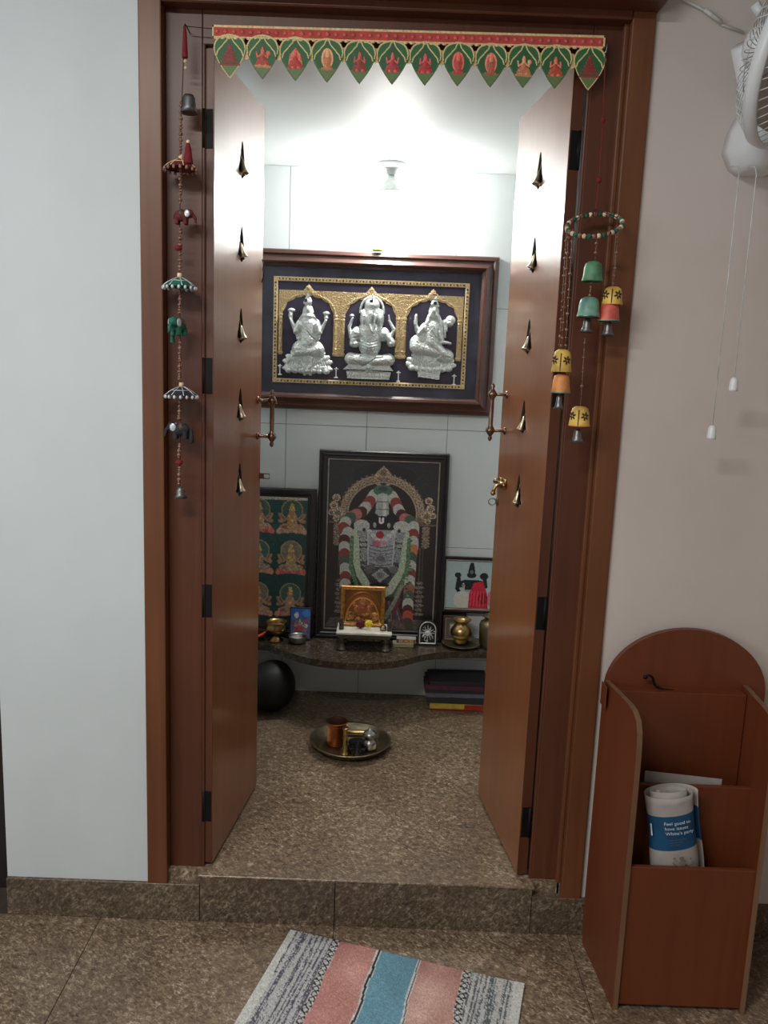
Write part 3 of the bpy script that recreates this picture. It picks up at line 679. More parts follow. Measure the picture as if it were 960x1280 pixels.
    for k in range(6): g.line([(400, 560+k*22), (468, 575+k*22), (535, 560+k*22)], 3, col=(92, 92, 98))
    g.ell(468, 640, 46, 34, col=(122, 126, 132), jit=.2); g.ell(468, 640, 22, 16, col=(88, 88, 92), jit=.2)
    for sx in (-1, 1):
        g.ell(466+sx*105, 490, 38, 32, col=(130, 132, 134), jit=.2); g.ell(466+sx*118, 445, 48, 34, col=(172, 174, 168), jit=.12); g.ell(466+sx*104, 470, 10, 10, col=(50, 46, 50))
        for k in range(5): g.ell(466+sx*(108-k*2), 530+k*30, 24, 11, col=(140, 142, 140), jit=.25)
        g.ell(466+sx*92, 620, 26, 40, col=(126, 132, 130), jit=.25)
        for k in range(5): g.ell(466+sx*(72-k*13), 478+k*13, 15, 12, col=((190, 188, 188), (168, 166, 170))[k % 2], jit=.12)
        g.line([(466+sx*80, 480), (466+sx*72, 690)], 4, col=(176, 178, 180), jit=.1)
    g.poly([(370, 690), (430, 670), (440, 720), (390, 740)], col=(92, 92, 95), jit=.2); g.ell(548, 705, 26, 22, col=(100, 100, 102), jit=.2)
    g.poly([(468, 700), (520, 740), (468, 785), (416, 740)], col=(150, 152, 152), jit=.2); g.ell(468, 742, 24, 20, col=(110, 110, 112), jit=.2)
    g.ell(466, 800, 60, 16, col=(48, 40, 44), jit=.2)
    g.ell(458, 497, 24, 22, col=(150, 40, 50), jit=.15); g.ell(440, 550, 28, 18, col=(172, 92, 110), jit=.15); g.ell(480, 545, 18, 14, col=(186, 130, 140), jit=.15)
    # crown and dark face with the white mark
    g.ell(466, 235, 56, 34, col=(62, 98, 84), jit=.15); g.ell(466, 225, 30, 14, col=(46, 70, 64))
    g.poly([(432, 270), (500, 270), (508, 392), (424, 392)], col=(150, 154, 152), jit=.08); g.ell(466, 272, 35, 22, col=(168, 172, 168), jit=.08)
    g.put((np.abs(X-480) < 10) & (Y > 262) & (Y < 385), col=(186, 190, 186), jit=.06)
    for y in (300, 345, 388): g.put((np.abs(X-466) < 40) & (np.abs(Y-y) < 3), col=(104, 106, 108))
    g.ell(466, 425, 42, 40, col=(20, 20, 27), jit=.1); g.ell(412, 392, 34, 22, col=(26, 22, 34)); g.ell(524, 392, 34, 22, col=(26, 22, 34))
    g.line([(452, 398), (453, 422), (462, 428), (472, 422), (473, 398)], 5, col=(210, 208, 214)); g.put((np.abs(X-462.5) < 4) & (Y > 398) & (Y < 420), col=(130, 60, 60))
    for sx in (-1, 1): g.ell(466+sx*42, 440, 9, 16, col=(150, 150, 150), jit=.2)
    # skirt folds below
    g.poly([(370, 880), (570, 870), (610, 1066), (330, 1066)], col=(40, 32, 46), jit=.2)
    for k in range(7): g.line([(505+k*10, 900), (520+k*18, 1050)], 5, col=((96, 50, 64), (70, 60, 84), (110, 96, 100))[k % 3], jit=.15)
    g.line([(600, 800), (560, 900), (500, 1010)], 12, col=(120, 128, 110), jit=.2); g.line([(590, 880), (560, 960)], 10, col=(104, 32, 56))
    g.poly([(500, 1066), (640, 1066), (600, 1010), (520, 1000)], col=(90, 78, 74), jit=.25)
    g.speckle(.05)
    g.build('print', M['print_glossy'], t, 468, 567, .425/640, 0, .0085, loc=(0, 0, zc))
framed('deity_picture', 'tall black framed print of a standing garlanded deity in the middle of the shelf', .505, .748, (.007, 1.204, ZS+.001), -.045,
       [(0, -.001), (0, -.016), (.004, -.020), (.010, -.020), (.012, -.016), (.020, -.017), (.024, -.013), (.034, -.013), (.034, -.006)], M['blackframe'], deity_print, .425, .66, (.030, .009), M['fillet'])
def small_deity(g, cx, cy, s, robe, skin=(168, 128, 98), halo=(132, 116, 92), seat=(150, 70, 62), arms=4):
    """a generic seated figure on a lotus; s is the half width"""
    if halo: g.ell(cx, cy-.55*s, .62*s, .62*s, col=halo, jit=.08); g.ring(cx, cy-.55*s, .62*s, .62*s, .06*s, col=(170, 150, 110))
    for k in range(-3, 4): g.ell(cx+k*.24*s, cy+.62*s+.02*abs(k)*s, .22*s, .17*s, col=tuple(min(255, c*(1+.12*(k % 2))) for c in seat), jit=.1, rot=k*.25)
    g.ell(cx, cy+.42*s, .72*s, .22*s, col=robe, jit=.15); g.ell(cx-.2*s, cy+.46*s, .4*s, .12*s, col=tuple(c*.75 for c in robe), jit=.1)
    g.cap((cx, cy-.15*s), (cx, cy+.35*s), .28*s, .30*s, col=robe, jit=.15)
    for k in range(arms):
        sx = -1 if k % 2 else 1; up = -.25 if k < 2 else .12
        g.line([(cx+sx*.25*s, cy-.1*s), (cx+sx*.55*s, cy+.1*s), (cx+sx*.72*s, cy+up*s)], .08*s, col=skin, jit=.1); g.ell(cx+sx*.74*s, cy+(up-.05)*s, .09*s, .09*s, col=skin)
    g.ell(cx, cy-.42*s, .17*s, .21*s, col=skin, jit=.08); g.poly([(cx-.2*s, cy-.52*s), (cx+.2*s, cy-.52*s), (cx+.07*s, cy-.95*s), (cx-.07*s, cy-.95*s)], col=(196, 164, 96), jit=.2)
    g.ell(cx-.06*s, cy-.43*s, .02*s, .02*s, col=(40, 24, 20)); g.ell(cx+.06*s, cy-.43*s, .02*s, .02*s, col=(40, 24, 20)); g.put((np.abs(g.X-cx) < .05*s) & (np.abs(g.Y-cy+.33*s) < .012*s), col=(120, 50, 44))
    g.line([(cx-.15*s, cy-.2*s), (cx, cy+.05*s), (cx+.15*s, cy-.2*s)], .04*s, col=(200, 170, 100), jit=.2)
def many_print(t, zc):
    g = Grid(-210, 0, 210, 520, 3.2, (46, 84, 82)); g.C[g.Y < 10] = (196, 190, 172); g.speckle(.08)
    g.C[(g.Y > 10)] *= (1-.25*(g.Y[g.Y > 10]/520))[:, None]
    for r_ in range(3):
        for c_ in range(3):
            cx = (-140, 22, 150)[c_]; cy = (88, 250, 420)[r_]
            robe = [(170, 120, 96), (176, 140, 112), (176, 134, 104), (176, 96, 88), (150, 140, 116), (160, 140, 110), (160, 110, 100), (168, 140, 110), (172, 140, 120)][r_*3+c_]
            small_deity(g, cx, cy, 66 if c_ else 74, robe, halo=[(120, 116, 102), (70, 100, 94), (66, 96, 88)][(r_+c_) % 3], seat=[(186, 124, 110), (178, 90, 88), (170, 134, 116)][(r_*2+c_) % 3])
    g.speckle(.05)
    g.build('print', M['print_glossy'], t, 0, 260, .001, 0, .0085, loc=(0, 0, zc))
framed('goddess_picture', 'black framed green print of many small seated goddesses, half hidden by the left door', .49, .592, (-.496, 1.196, ZS+.001), -.05,
       [(0, -.001), (0, -.016), (.006, -.019), (.022, -.019), (.024, -.014), (.030, -.012), (.030, -.006)], M['blackframe'], many_print, .42, .52)
def red_print(t, zc):
    g = Grid(0, 0, 200, 190, 1.5, (176, 196, 198)); g.speckle(.03)
    D = (34, 40, 44)
    g.ell(100, 40, 14, 18, col=D, jit=.4); g.poly([(88, 26), (112, 26), (106, 4), (94, 4)], col=D, jit=.5); g.ell(100, 55, 19, 12, col=D, jit=.4)
    g.cap((62, 92), (140, 92), 14, 16, col=D, jit=.5); g.poly([(70, 74), (132, 74), (126, 125), (76, 118)], col=D, jit=.5)
    g.line([(66, 85), (46, 105), (50, 70)], 8, col=D, jit=.5); g.ell(46, 56, 13, 11, col=D, jit=.6); g.line([(44, 110), (56, 128)], 7, col=D, jit=.5)
    g.line([(138, 85), (158, 100), (152, 64)], 8, col=D, jit=.5); g.ell(150, 58, 17, 14, col=D, jit=.6)
    g.ell(100, 42, 7, 8, col=(110, 118, 112), jit=.3); g.ell(70, 98, 6, 10, col=(150, 150, 140), jit=.4); g.ell(112, 96, 5, 8, col=(150, 150, 140), jit=.4); g.put((np.abs(g.X-96) < 18) & (np.abs(g.Y-118) < 4), col=(170, 160, 150))
    g.ell(66, 155, 34, 34, col=(208, 206, 200), jit=.04)
    g.poly([(112, 86), (146, 78), (166, 130), (172, 190), (92, 190), (94, 130)], col=(198, 40, 62), jit=.08); g.ell(150, 150, 20, 24, col=(150, 26, 34), jit=.12); g.ell(176, 148, 8, 30, col=(206, 120, 140), jit=.1)
    for k in range(5): g.line([(104+k*12, 120), (100+k*13, 180)], 1.6, col=(226, 90, 104))
    g.build('print', M['print_glossy'], t, 100, 95, .001, 0, .0085, loc=(0, 0, zc))
framed('goddess_print', 'framed pale blue print with a red draped figure, at the right shelf end', .232, .228, (.371, 1.236, .499), -.02,
       [(0, -.001), (0, -.013), (.003, -.015), (.007, -.015), (.009, -.011), (.012, -.011), (.012, -.006)], M['blackframe'], red_print, .2, .19, (.011, .005), M['creamfillet'])
bm = B(); box(bm, .255, .36, 1.236, 1.251, ZS+.0005, .4985, .002); tag(obj('wooden_block', bm, M['recess']), 'dark block under the pale blue print, behind the small frame', 'block')
def tiny_print(t, zc):
    g = Grid(0, 0, 60, 76, 1.5, (92, 82, 72)); g.put((np.abs(g.X-30) < 18) & (np.abs(g.Y-38) < 24), col=(120, 112, 100)); g.put((np.abs(g.X-26) < 9) & (np.abs(g.Y-34) < 14), col=(196, 190, 178)); g.speckle(.05)
    g.build('print', M['print_glossy'], t, 30, 38, .001, 0, .0085, loc=(0, 0, zc))
framed('small_frame', 'small brown framed picture standing below the pale blue print', .085, .104, (.307, 1.200, ZS+.001), -.16,
       [(0, -.001), (0, -.010), (.002, -.012), (.005, -.012), (.006, -.010), (.009, -.011), (.011, -.009), (.011, -.006)], M['pframe'], tiny_print, .06, .076, (.010, .002), M['creamfillet'])
# arched silver plaque
pl = thing('arched_plaque', 'small arch topped black plaque with silver carved flower, right of the gold shrine picture', 'plaque', (.202, 1.150, ZS+.001), (-.10, 0, 0))
arc = lambda w, h: [(-w/2, 0), (w/2, 0), (w/2, h-w/2)]+[(w/2*math.cos(a), h-w/2+w/2*math.sin(a)) for a in np.linspace(0, PI, 13)[1:-1]]+[(-w/2, h-w/2)]
bm = B(); prism(bm, arc(.078, .100), -.010, 0); obj('board', bm, M['blackframe'], pl)
g = Grid(-36, 0, 36, 96, 1.2); g.ring(0, 36, 31, 31, 5, 3, None, -PI, 0)
for sx in (-1, 1): g.cap((sx*31, 36), (sx*31, 90), 2.6, 2.6, 3)
g.cap((-31, 90), (31, 90), 2.6, 2.6, 3)
for k in range(34): q = rng.uniform(0, 2*PI); r_ = rng.uniform(14, 27); g.ell(r_*math.cos(q), 50+r_*1.3*math.sin(q), 2.6, 2.2, 2.4)
for k in range(12): a = k*PI/6; g.cap((9*math.cos(a), 48+9*math.sin(a)), (26*math.cos(a), 48+30*math.sin(a)), 2.6, 1.4, 3.4)
g.ell(0, 48, 8, 8, 4.5)
g.build('silver_relief', M['silver'], pl, 0, 97, .001, 0, .010, loc=(0, 0, 0))
# little blue photograph
def blue_print(t, zc):
    g = Grid(0, 0, 76, 116, 1.5, (40, 88, 170)); g.C[g.Y > 30] = (70, 90, 130); g.speckle(.1)
    g.ell(22, 26, 9, 12, col=(190, 200, 196), jit=.2); g.ell(54, 30, 10, 12, col=(60, 74, 120), jit=.2); g.ell(60, 18, 16, 14, col=(50, 120, 200), jit=.1)
    for k in range(26): g.ell(rng.uniform(6, 70), rng.uniform(34, 108), rng.uniform(4, 9), rng.uniform(4, 9), col=[(150, 50, 66), (190, 190, 196), (60, 60, 96), (120, 80, 110), (80, 100, 140)][k % 5], jit=.25)
    small_deity(g, 36, 66, 26, (150, 60, 76), halo=None); g.speckle(.08)
    g.build('print', M['print_glossy'], t, 38, 58, .001, 0, .0072, loc=(0, 0, zc))
framed('blue_photo', 'small glossy blue print leaning on the green goddess picture', .084, .126, (-.300, 1.158, ZS+.001), -.17,
       [(0, 0), (0, -.006), (.001, -.007), (.004, -.007), (.004, -.005)], M['blackframe'], blue_print, .076, .116)

# --- low stool carrying the gold picture
st = thing('shrine_stool', 'low white topped stool with bell shaped feet holding the gold picture', 'stool', (-.046, 1.104, ZS+.0005))
boxo('seat', -.106, .106, -.062, .062, .062, .074, M['marble'], st, .003)
bm = B(); frame_bm(bm, .2, .1, [(0, 0), (0, .01)])
bm.free()
boxo('apron', -.100, .100, -.058, .058, .046, .062, M['darkcarve'], st, .002)
for x in (-.084, .084):
    for y in (-.045, .045):
        bm = B(); lathe(bm, [(0, .046), (.012, .046), (.009, .040), (.013, .034), (.008, .027), (.008, .022), (.012, .016), (.0165, .008), (.018, .003), (.016, 0), (0, 0)], 14, (x, y, 0))
        l = obj('leg', bm, M['darkcarve'], st)
        bm = B(); lathe(bm, [(.0168, .009), (.0188, .004), (.0172, .0004)], 14, (x, y, 0)); obj('foot_band', bm, M['steel'], l)
def gold_print(t, zc):
    g = Grid(-72, 0, 72, 128, 1.2, (156, 98, 46)); d = np.hypot(g.X/80, (g.Y-50)/90)
    g.C *= (1.15-.5*np.clip(d, 0, 1))[..., None]
    g.ring(0, 130, 80, 118, 5, 1.5, (150, 84, 30), -PI, 0); g.ring(0, 130, 66, 98, 4, 1.5, (214, 150, 60), -PI, 0)
    g.ell(0, 82, 26, 40, 4, (150, 86, 54), jit=.2); g.ell(0, 58, 14, 14, 6, (170, 104, 70), jit=.2); g.poly([(-13, 48), (13, 48), (8, 30), (-8, 30)], 5, (186, 128, 84), jit=.2)
    for sx in (-1, 1): g.ell(sx*24, 76, 10, 16, 5, (168, 104, 64), jit=.25); g.ell(sx*48, 104, 16, 18, 4, (176, 124, 60), jit=.3); g.ell(sx*34, 58, 8, 8, 4, (170, 100, 66), jit=.3)
    for k in range(30): g.ell(rng.uniform(-60, 60), rng.uniform(92, 124), 7, 6, 3, [(120, 66, 36), (190, 140, 70), (150, 96, 60)][k % 3], jit=.25)
    g.speckle(.08)
    g.build('print', M['goldprint'], t, 0, 64, .001, 0, .0085, loc=(0, 0, zc))
framed('gold_picture', 'gold framed copper coloured picture standing on the small stool', .172, .158, (-.056, 1.128, ZS+.0755), -.06,
       [(0, -.001), (0, -.010), (.003, -.014), (.008, -.014), (.010, -.011), (.014, -.012), (.016, -.009), (.016, -.006)], M['shrinegold'], gold_print, .144, .128)
ztop = ZS+.0745
def flower(name, label, x, y, z, r, mat, n=10):
    bm = B()
    for rg, rr in ((0, r), (1, r*.6)):
        for k in range(n): a = (k+rg*.5)*2*PI/n; ball(bm, (rr*.62*math.cos(a), -rg*r*.3, rr*.62*math.sin(a)+r), (r*.36, r*.3, r*.36), 7, 5)
    ball(bm, (0, -.4*r, r), (r*.4, r*.35, r*.4), 8, 6)
    return tag(obj(name, bm, M[mat], None, loc=(x, y, z)), label, 'flower')
flower('yellow_flower', 'bright yellow flower leaning on the front of the gold picture', -.030, 1.086, ztop+.006, .0165, 'petal_yellow')
flower('red_flower', 'dark red flower left of the yellow one on the stool', -.062, 1.092, ztop, .019, 'petal_red', 8)
for nm, x, lab in (('carved_post', -.134, 'small dark carved post on the left end of the stool'), ('carved_post', .050, 'small dark carved post on the right end of the stool')):
    bm = B(); box(bm, -.009, .009, -.009, .009, 0, .014, .002); lathe(bm, [(.008, .014), (.010, .024), (.007, .032), (.009, .04), (.004, .047), (0, .048)], 10)
    tag(obj(nm, bm, M['darkcarve'], None, loc=(x, 1.076, ztop)), lab, 'ornament')
bm = B(); lathe(bm, [(0, 0), (.012, 0), (.014, .012), (.010, .020), (0, .020)], 12)
tag(obj('incense_cup', bm, M['darkbrass'], None, loc=(.026, 1.080, ztop)), 'dull metal cup on the stool just right of the gold picture', 'cup')
# two flat boxes beside the stool
bm = B(); box(bm, -.040, .040, -.02, .02, 0, .016, .0015); tag(obj('matchbox', bm, M['pagecream'], None, loc=(.106, 1.125, ZS+.0005), rot=(0, 0, .02)), 'flat pale box under a smaller box, right of the stool', 'box')
bt = thing('matchbox', 'flat box with a round brown emblem, topmost of two beside the stool', 'box', (.118, 1.127, ZS+.017), (0, 0, -.03))
bm = B(); box(bm, -.038, .038, -.018, .018, 0, .017, .0012); obj('box_body', bm, M['sheet'], bt)
g = Grid(-36, 0, 36, 15, .9, (176, 150, 112)); g.ell(0, 7.5, 14, 6, col=(140, 86, 60), jit=.2); g.ell(0, 7.5, 8, 4, col=(190, 150, 96), jit=.2); g.put(np.abs(g.X) > 28, col=(110, 84, 70)); g.speckle(.12)
g.build('box_label', M['print_matte'], bt, 0, 16, .001, 0, .0183)

# --- vessels on the shelf
bm = B(); lathe(bm, [(0, .004), (.026, .004), (.030, .007), (.070, .009), (.076, .013), (.078, .013), (.076, .010), (.032, .002), (.030, 0), (0, 0)], 36)
tag(obj('plate', bm, M['darkbrass'], None, loc=(.336, 1.160, ZS+.0005)), 'dull brass plate under the round brass pot at the shelf right end', 'plate')
bm = B(); lathe(bm, [(0, 0), (.024, 0), (.026, .004), (.022, .008), (.036, .022), (.043, .038), (.042, .052), (.033, .066), (.024, .074), (.023, .080), (.036, .092), (.038, .095), (.036, .096), (.021, .083), (.02, .078), (0, .076)], 32)
tag(obj('brass_pot', bm, M['brass'], None, loc=(.334, 1.158, ZS+.0125)), 'round bellied brass water pot with flared rim standing on the plate', 'pot')
bm = B(); lathe(bm, [(0, 0), (.044, 0), (.050, .02), (.052, .09), (.046, .104), (.030, .110), (.034, .122), (.040, .128), (.036, .128), (.026, .112), (0, .11)], 24)
tag(obj('dark_vessel', bm, M['darkbrass'], None, loc=(.455, 1.150, ZS+.0005)), 'tall dark metal vessel at the shelf right end, half hidden by the right door', 'pot')
bm = B(); lathe(bm, [(0, 0), (.028, 0), (.030, .003), (.014, .012), (.012, .020), (.018, .028), (.036, .040), (.041, .054), (.036, .064), (.038, .074), (.042, .078), (.039, .079), (.032, .066), (.034, .052), (0, .036)], 32)
tag(obj('brass_bowl', bm, M['brass'], None, loc=(-.392, 1.135, ZS+.0005)), 'brass footed bowl at the left end of the shelf', 'bowl')
bm = B(); lathe(bm, [(0, .002), (.024, .002), (.032, .006), (.034, .026), (.036, .030), (.034, .031), (.031, .026), (.030, .010), (0, .008)], 28)
tag(obj('steel_cup', bm, M['steel'], None, loc=(-.306, 1.118, ZS-.001)), 'small open steel cup in front of the blue print', 'cup')
bm = B(); lathe(bm, [(0, 0), (.03, 0), (.05, .012), (.055, .02), (.052, .021), (.03, .006), (0, .005)], 24)
tag(obj('kumkum_dish', bm, M['redstrip'], None, loc=(-.490, 1.160, ZS+.0005)), 'dark red dish at the far left of the shelf beside the left door edge', 'dish')

# --- brass tray on the floor and what it holds
TX, TY = -.076, .762
bm = B(); lathe(bm, [(0, .003), (.104, .003), (.114, .010), (.134, .030), (.140, .0315), (.143, .030), (.138, .025), (.114, .003), (.106, 0), (0, 0)], 56)
tag(obj('brass_tray', bm, M['darkbrass'], None, loc=(TX, TY, S+.0008)), 'round dull brass tray with raised rim on the prayer room floor', 'tray')
zt = S+.0042
bm = B(); lathe(bm, [(0, 0), (.032, 0), (.033, .003), (.030, .03), (.031, .055), (.038, .082), (.040, .085), (.0385, .0855)], 30); lathe(bm, [(.0385, .0855), (.036, .081), (.029, .055), (.028, .006), (0, .005)], 30, mi=1)
tag(obj('copper_tumbler', bm, [M['copper'], plain('shaded_copper', (70, 42, 30), 0.6, 0.6)], None, loc=(-.126, .775, zt)), 'copper tumbler with flared lip standing on the brass tray', 'tumbler')  # inner wall coloured dark, standing for the shade inside the tumbler
bm = B(); lathe(bm, [(0, 0), (.022, 0), (.021, .006), (.013, .012), (.015, .018), (.008, .024), (.0075, .05), (.010, .054), (.007, .060), (.007, .082), (.010, .088), (.013, .094), (.010, .096), (0, .092)], 20)
tag(obj('incense_stand', bm, M['brass'], None, loc=(-.092, .700, zt)), 'slim brass stand between the copper tumbler and black spoon on the tray', 'stand')
bm = B(); lathe(bm, [(0, 0), (.022, 0), (.025, .006), (.026, .024), (.020, .032), (.014, .036), (.024, .046), (.026, .052), (.020, .062), (.008, .068), (.006, .074), (0, .076)], 26)
tag(obj('steel_pot', bm, M['steel'], None, loc=(-.008, .745, zt)), 'small lidded steel pot at the right of the brass tray', 'pot')
bm = B(); ball(bm, (0, 0, .012), (.034, .03, .010), 16, 8); tube(bm, [(0, -.02, .014), (0, -.06, .010), (0, -.09, .007)], [.014, .010, .012], 8)
ball(bm, (0, -.096, .008), (.016, .014, .007), 10, 6); ball(bm, (-.022, -.05, .008), (.010, .014, .006), 8, 6); ball(bm, (.022, -.05, .008), (.010, .014, .006), 8, 6)
[setattr(v.co, 'z', v.co.z+.003) for v in bm.verts]; remeshed('burner_spoon', bm, M['black'], None, .003); o = bpy.data.objects['burner_spoon']; o.location = (-.050, .762, zt+.0005); tag(o, 'black cast camphor burner lying in the middle of the brass tray', 'burner')
bm = B(); tube(bm, [(-.062, 0, .008), (-.04, .002, .013), (.03, 0, .012), (.062, -.006, .008)], [.006, .008, .008, .006], 10); ball(bm, (-.062, 0, .008), .0078); ball(bm, (.062, -.006, .008), .0078)
tag(obj('brass_rod', bm, M['brass'], None, True, loc=(-.046, .842, zt)), 'brass rod lying along the back edge of the tray', 'rod')

# --- under the shelf
bm = B(); ball(bm, (0, 0, .095), (.098, .10, .098), 24, 16)
for v in bm.verts:
    v.co.z = max(v.co.z, .0); v.co += Vector((.006*math.sin(9*v.co.z+3*v.co.x*9), 0, .006*math.sin(14*v.co.x)))*(v.co.z > .02)
tag(obj('black_bag', bm, M['bag'], None, True, loc=(-.400, 1.06, S+.001)), 'round black bag slumped on the floor under the shelf left end', 'bag')
zb = S+.0008
def book(x0, x1, y0, y1, th, rot, cover, label, tilt=0):
    global zb
    cx, cy = (x0+x1)/2, (y0+y1)/2; hw, hd = (x1-x0)/2, (y1-y0)/2
    t = thing('book', label, 'book', (cx, cy, zb), (0, 0, rot), 'books stacked under the shelf')
    boxo('pages', -hw+.003, hw-.004, -hd+.003, hd-.003, .0016, th-.0016, M['pagecream'], t)
    bm = B(); box(bm, -hw, hw, -hd, hd, 0, .0015); box(bm, -hw, hw, -hd, hd, th-.0015, th); box(bm, -hw, hw, -hd, -hd+.0015, .0015, th-.0015)
    obj('cover', bm, M[cover], t); zb += th+.0006
    return t
book(.226, .452, 1.105, 1.245, .010, .0, 'bookred', 'thin dark red book at the very bottom of the stack under the shelf')
b = book(.220, .452, 1.098, 1.244, .020, .01, 'bookyellow', 'yellow and red spined book near the bottom of the stack')
boxo('spine_patch', .02, .116, -.0737, -.0731, .001, .019, M['bookred'], b)
book(.210, .450, 1.100, 1.245, .024, -.02, 'bookdark', 'dark book lying above the yellow one in the stack')
book(.204, .440, 1.102, 1.246, .016, .02, 'bookgrey', 'grey book in the middle of the stack under the shelf')
book(.200, .440, 1.104, 1.244, .014, .0, 'bookdark', 'dark book just below the maroon one in the stack')
book(.202, .430, 1.100, 1.243, .018, -.03, 'bookmaroon', 'maroon book second from the top of the stack')
book(.215, .450, 1.106, 1.242, .014, .05, 'bookdark', 'dark book lying topmost on the stack under the shelf')

# ------------------------------------------------------------------ hangings on the door frame
# --- row of printed leaves across the top of the doorway
TA, TB = Vector((-.405, 0.006, 2.162)), Vector((.451, 0.006, 2.1715))
to = thing('toran', 'red strip with twelve green printed leaf pendants hung across the top of the doorway', 'door hanging', tuple(TA), (0, -math.atan2(TB.z-TA.z, TB.x-TA.x), 0))
TL = (TB-TA).length
bm = B()
box(bm, 0, TL, -.0012, .0012, -.021, 0, .0004); obj('strip', bm, M['redstrip'], to)
bm = B(); box(bm, -.001, TL+.001, -.0022, .0018, -.003, .002, .0005); box(bm, -.001, TL+.001, -.0022, .0018, -.0235, -.0205, .0005); box(bm, -.001, .003, -.0022, .0018, -.0235, .002, .0005); box(bm, TL-.003, TL+.001, -.0022, .0018, -.0235, .002, .0005)
nsc = 60
for k in range(nsc): ball(bm, (TL*(k+.5)/nsc, -.0006, -.0235), (.0065, .0016, .0035), 6, 4)
obj('braid', bm, M['cream'], to)
bm = B()
for k in range(46):
    x = TL*(k+.5)/46
    for a in (0, PI/3, 2*PI/3): tube(bm, [(x-.0052*math.cos(a), -.0018, -.0115-.0052*math.sin(a)), (x+.0052*math.cos(a), -.0018, -.0115+.0052*math.sin(a))], .0011, 4)
tag(obj('embroidery', bm, plain('pink_stitch', (214, 118, 108), 0.7), to), kind='stuff')
LX = [-.368, -.296, -.224, -.154, -.083, -.011, .061, .133, .205, .277, .347, .421]
LZ = [2.055, 2.056, 2.055, 2.054, 2.054, 2.055, 2.056, 2.057, 2.058, 2.059, 2.060, 2.059]
rob = [(150, 46, 48), (170, 70, 52), (186, 56, 52), (196, 126, 84), (150, 60, 56), (176, 62, 60), (182, 54, 58), (190, 76, 66), (178, 96, 74), (196, 120, 84), (182, 80, 60), (150, 52, 48)]
def leaf_pts(k=1.0):
    R_ = [(0, 0), (18, 3), (31, 10), (38, 20), (41, 33), (38, 48), (30, 66), (18, 84), (7, 98), (0, 106)]
    P = curve_pts([(x*k, 52+(y-52)*k, 0) for x, y in R_], 40)
    r = [(p.x, p.y) for p in P]; return r+[(-x, y) for x, y in r[-2:0:-1]]
for i in range(12):
    g = Grid(-42, -2, 42, 108, 1.1)
    edge = i in (0, 11)
    out = g.inpoly(leaf_pts(1.0)); inn = g.inpoly(leaf_pts(.91 if True else 1))
    g.put(out, .6, (78, 108, 62)); up = g.Y < 46
    g.C[g.Y < 60] = (50, 104, 58)
    g.put(out & ~inn & (up | edge), 1.6, (222, 202, 146))
    g.C = np.where((g.Y > 72)[..., None] & inn[..., None], (100, 122, 74), g.C)
    body = g.inpoly([(0, 6), (10, 22), (26, 38), (31, 50), (26, 66), (14, 86), (0, 101), (-14, 86), (-26, 66), (-31, 50), (-26, 38), (-10, 22)])
    g.C = np.where((body & (g.Y < 72))[..., None], (44, 94, 56), g.C)
    for sx in (-1, 1):
        g.line([(sx*1.5, 2), (sx*8, 16), (sx*20, 29), (sx*30, 40), (sx*33, 50)], 1.5, 1.8, (222, 206, 150))
    if i in (0, 11):
        for k in range(5): g.cap((-8-k*4, 40+k*8), (8+k*4, 40+k*8), 2.4, 2.4, 1.6, (150, 60, 56), jit=.1)
        g.poly([(-12, 62), (12, 62), (5, 30), (-5, 30)], 1.2, (136, 50, 50), jit=.15); g.ell(0, 28, 4, 6, 1.6, (150, 60, 56))
    else:
        c = rob[i]; lite = tuple(min(255, v*1.25+24) for v in c)
        if i in (3, 7, 8):
            g.ell(0, 48, 15, 24, 1.4, lite, jit=.1); g.ell(0, 50, 11, 19, 1.8, c, jit=.15); g.cap((0, 46), (0, 68), 7, 9, 2.2, c, jit=.15); g.ell(0, 40, 5, 6, 2.6, lite, jit=.1); g.poly([(-5, 38), (5, 38), (2, 27), (-2, 27)], 2, lite)
            g.cap((-12, 72), (12, 72), 3, 3, 1.6, c, jit=.1)
        else:
            if i == 2: g.poly([(-18, 66), (18, 66), (14, 44), (0, 26), (-14, 44)], 1.2, (196, 150, 96), jit=.1)
            g.ell(0, 68, 18, 6, 1.8, c, jit=.15); g.ell(0, 62, 15, 7, 2, c, jit=.2); g.cap((0, 48), (0, 60), 6, 8, 2.2, c, jit=.15); g.ell(0, 42, 4.5, 5.5, 2.6, lite, jit=.1); g.poly([(-5, 39), (5, 39), (1.5, 29), (-1.5, 29)], 2, lite, jit=.1)
            for sx in (-1, 1): g.line([(sx*5, 48), (sx*13, 54), (sx*(15 if i % 2 else 12), 42)], 1.8, 1.8, lite, jit=.1)
            for k in range(-2, 3): g.ell(k*7, 73, 4, 3, 1.6, lite if k % 2 else c, jit=.1)
            if i in (1, 9): g.ell(14, 44, 5, 6, 1.5, lite, jit=.1); g.cap((-18, 74), (18, 76), 3, 3, 1.4, (196, 140, 90), jit=.1)
    g.speckle(.03)
    x = LX[i]-TA.x; zt_ = LZ[i]+.0925-TA.z
    lf = g.build('leaf_pendant', M['leafprint'], to, 0, 0, .00087, .0012, .0, loc=(x, -.0005-.0008*(i % 2), zt_-x*math.tan(math.atan2(TB.z-TA.z, TB.x-TA.x))))
    if i < 11:
        xm = (LX[i]+LX[i+1])/2-TA.x
        g = Grid(-14, 0, 14, 58, 1.0); g.put((np.abs(g.X) < 3+np.clip((g.Y-14)/4, 0, 9)) & (g.Y > 16) & (g.Y < 52-np.abs(g.X)*.5), 0, (222, 190, 132)); g.speckle(.05)
        g.build('link_panel', M['leafprint'], to, 0, 0, .0009, .001, 0, loc=(xm, .0022, -.020))
bm = B(); tube(bm, [(0, -.001, -.006), (-.055, -.002, -.003), (-.057, .006, -.003)], .0010, 5); obj('cord', bm, M['thread'], to)

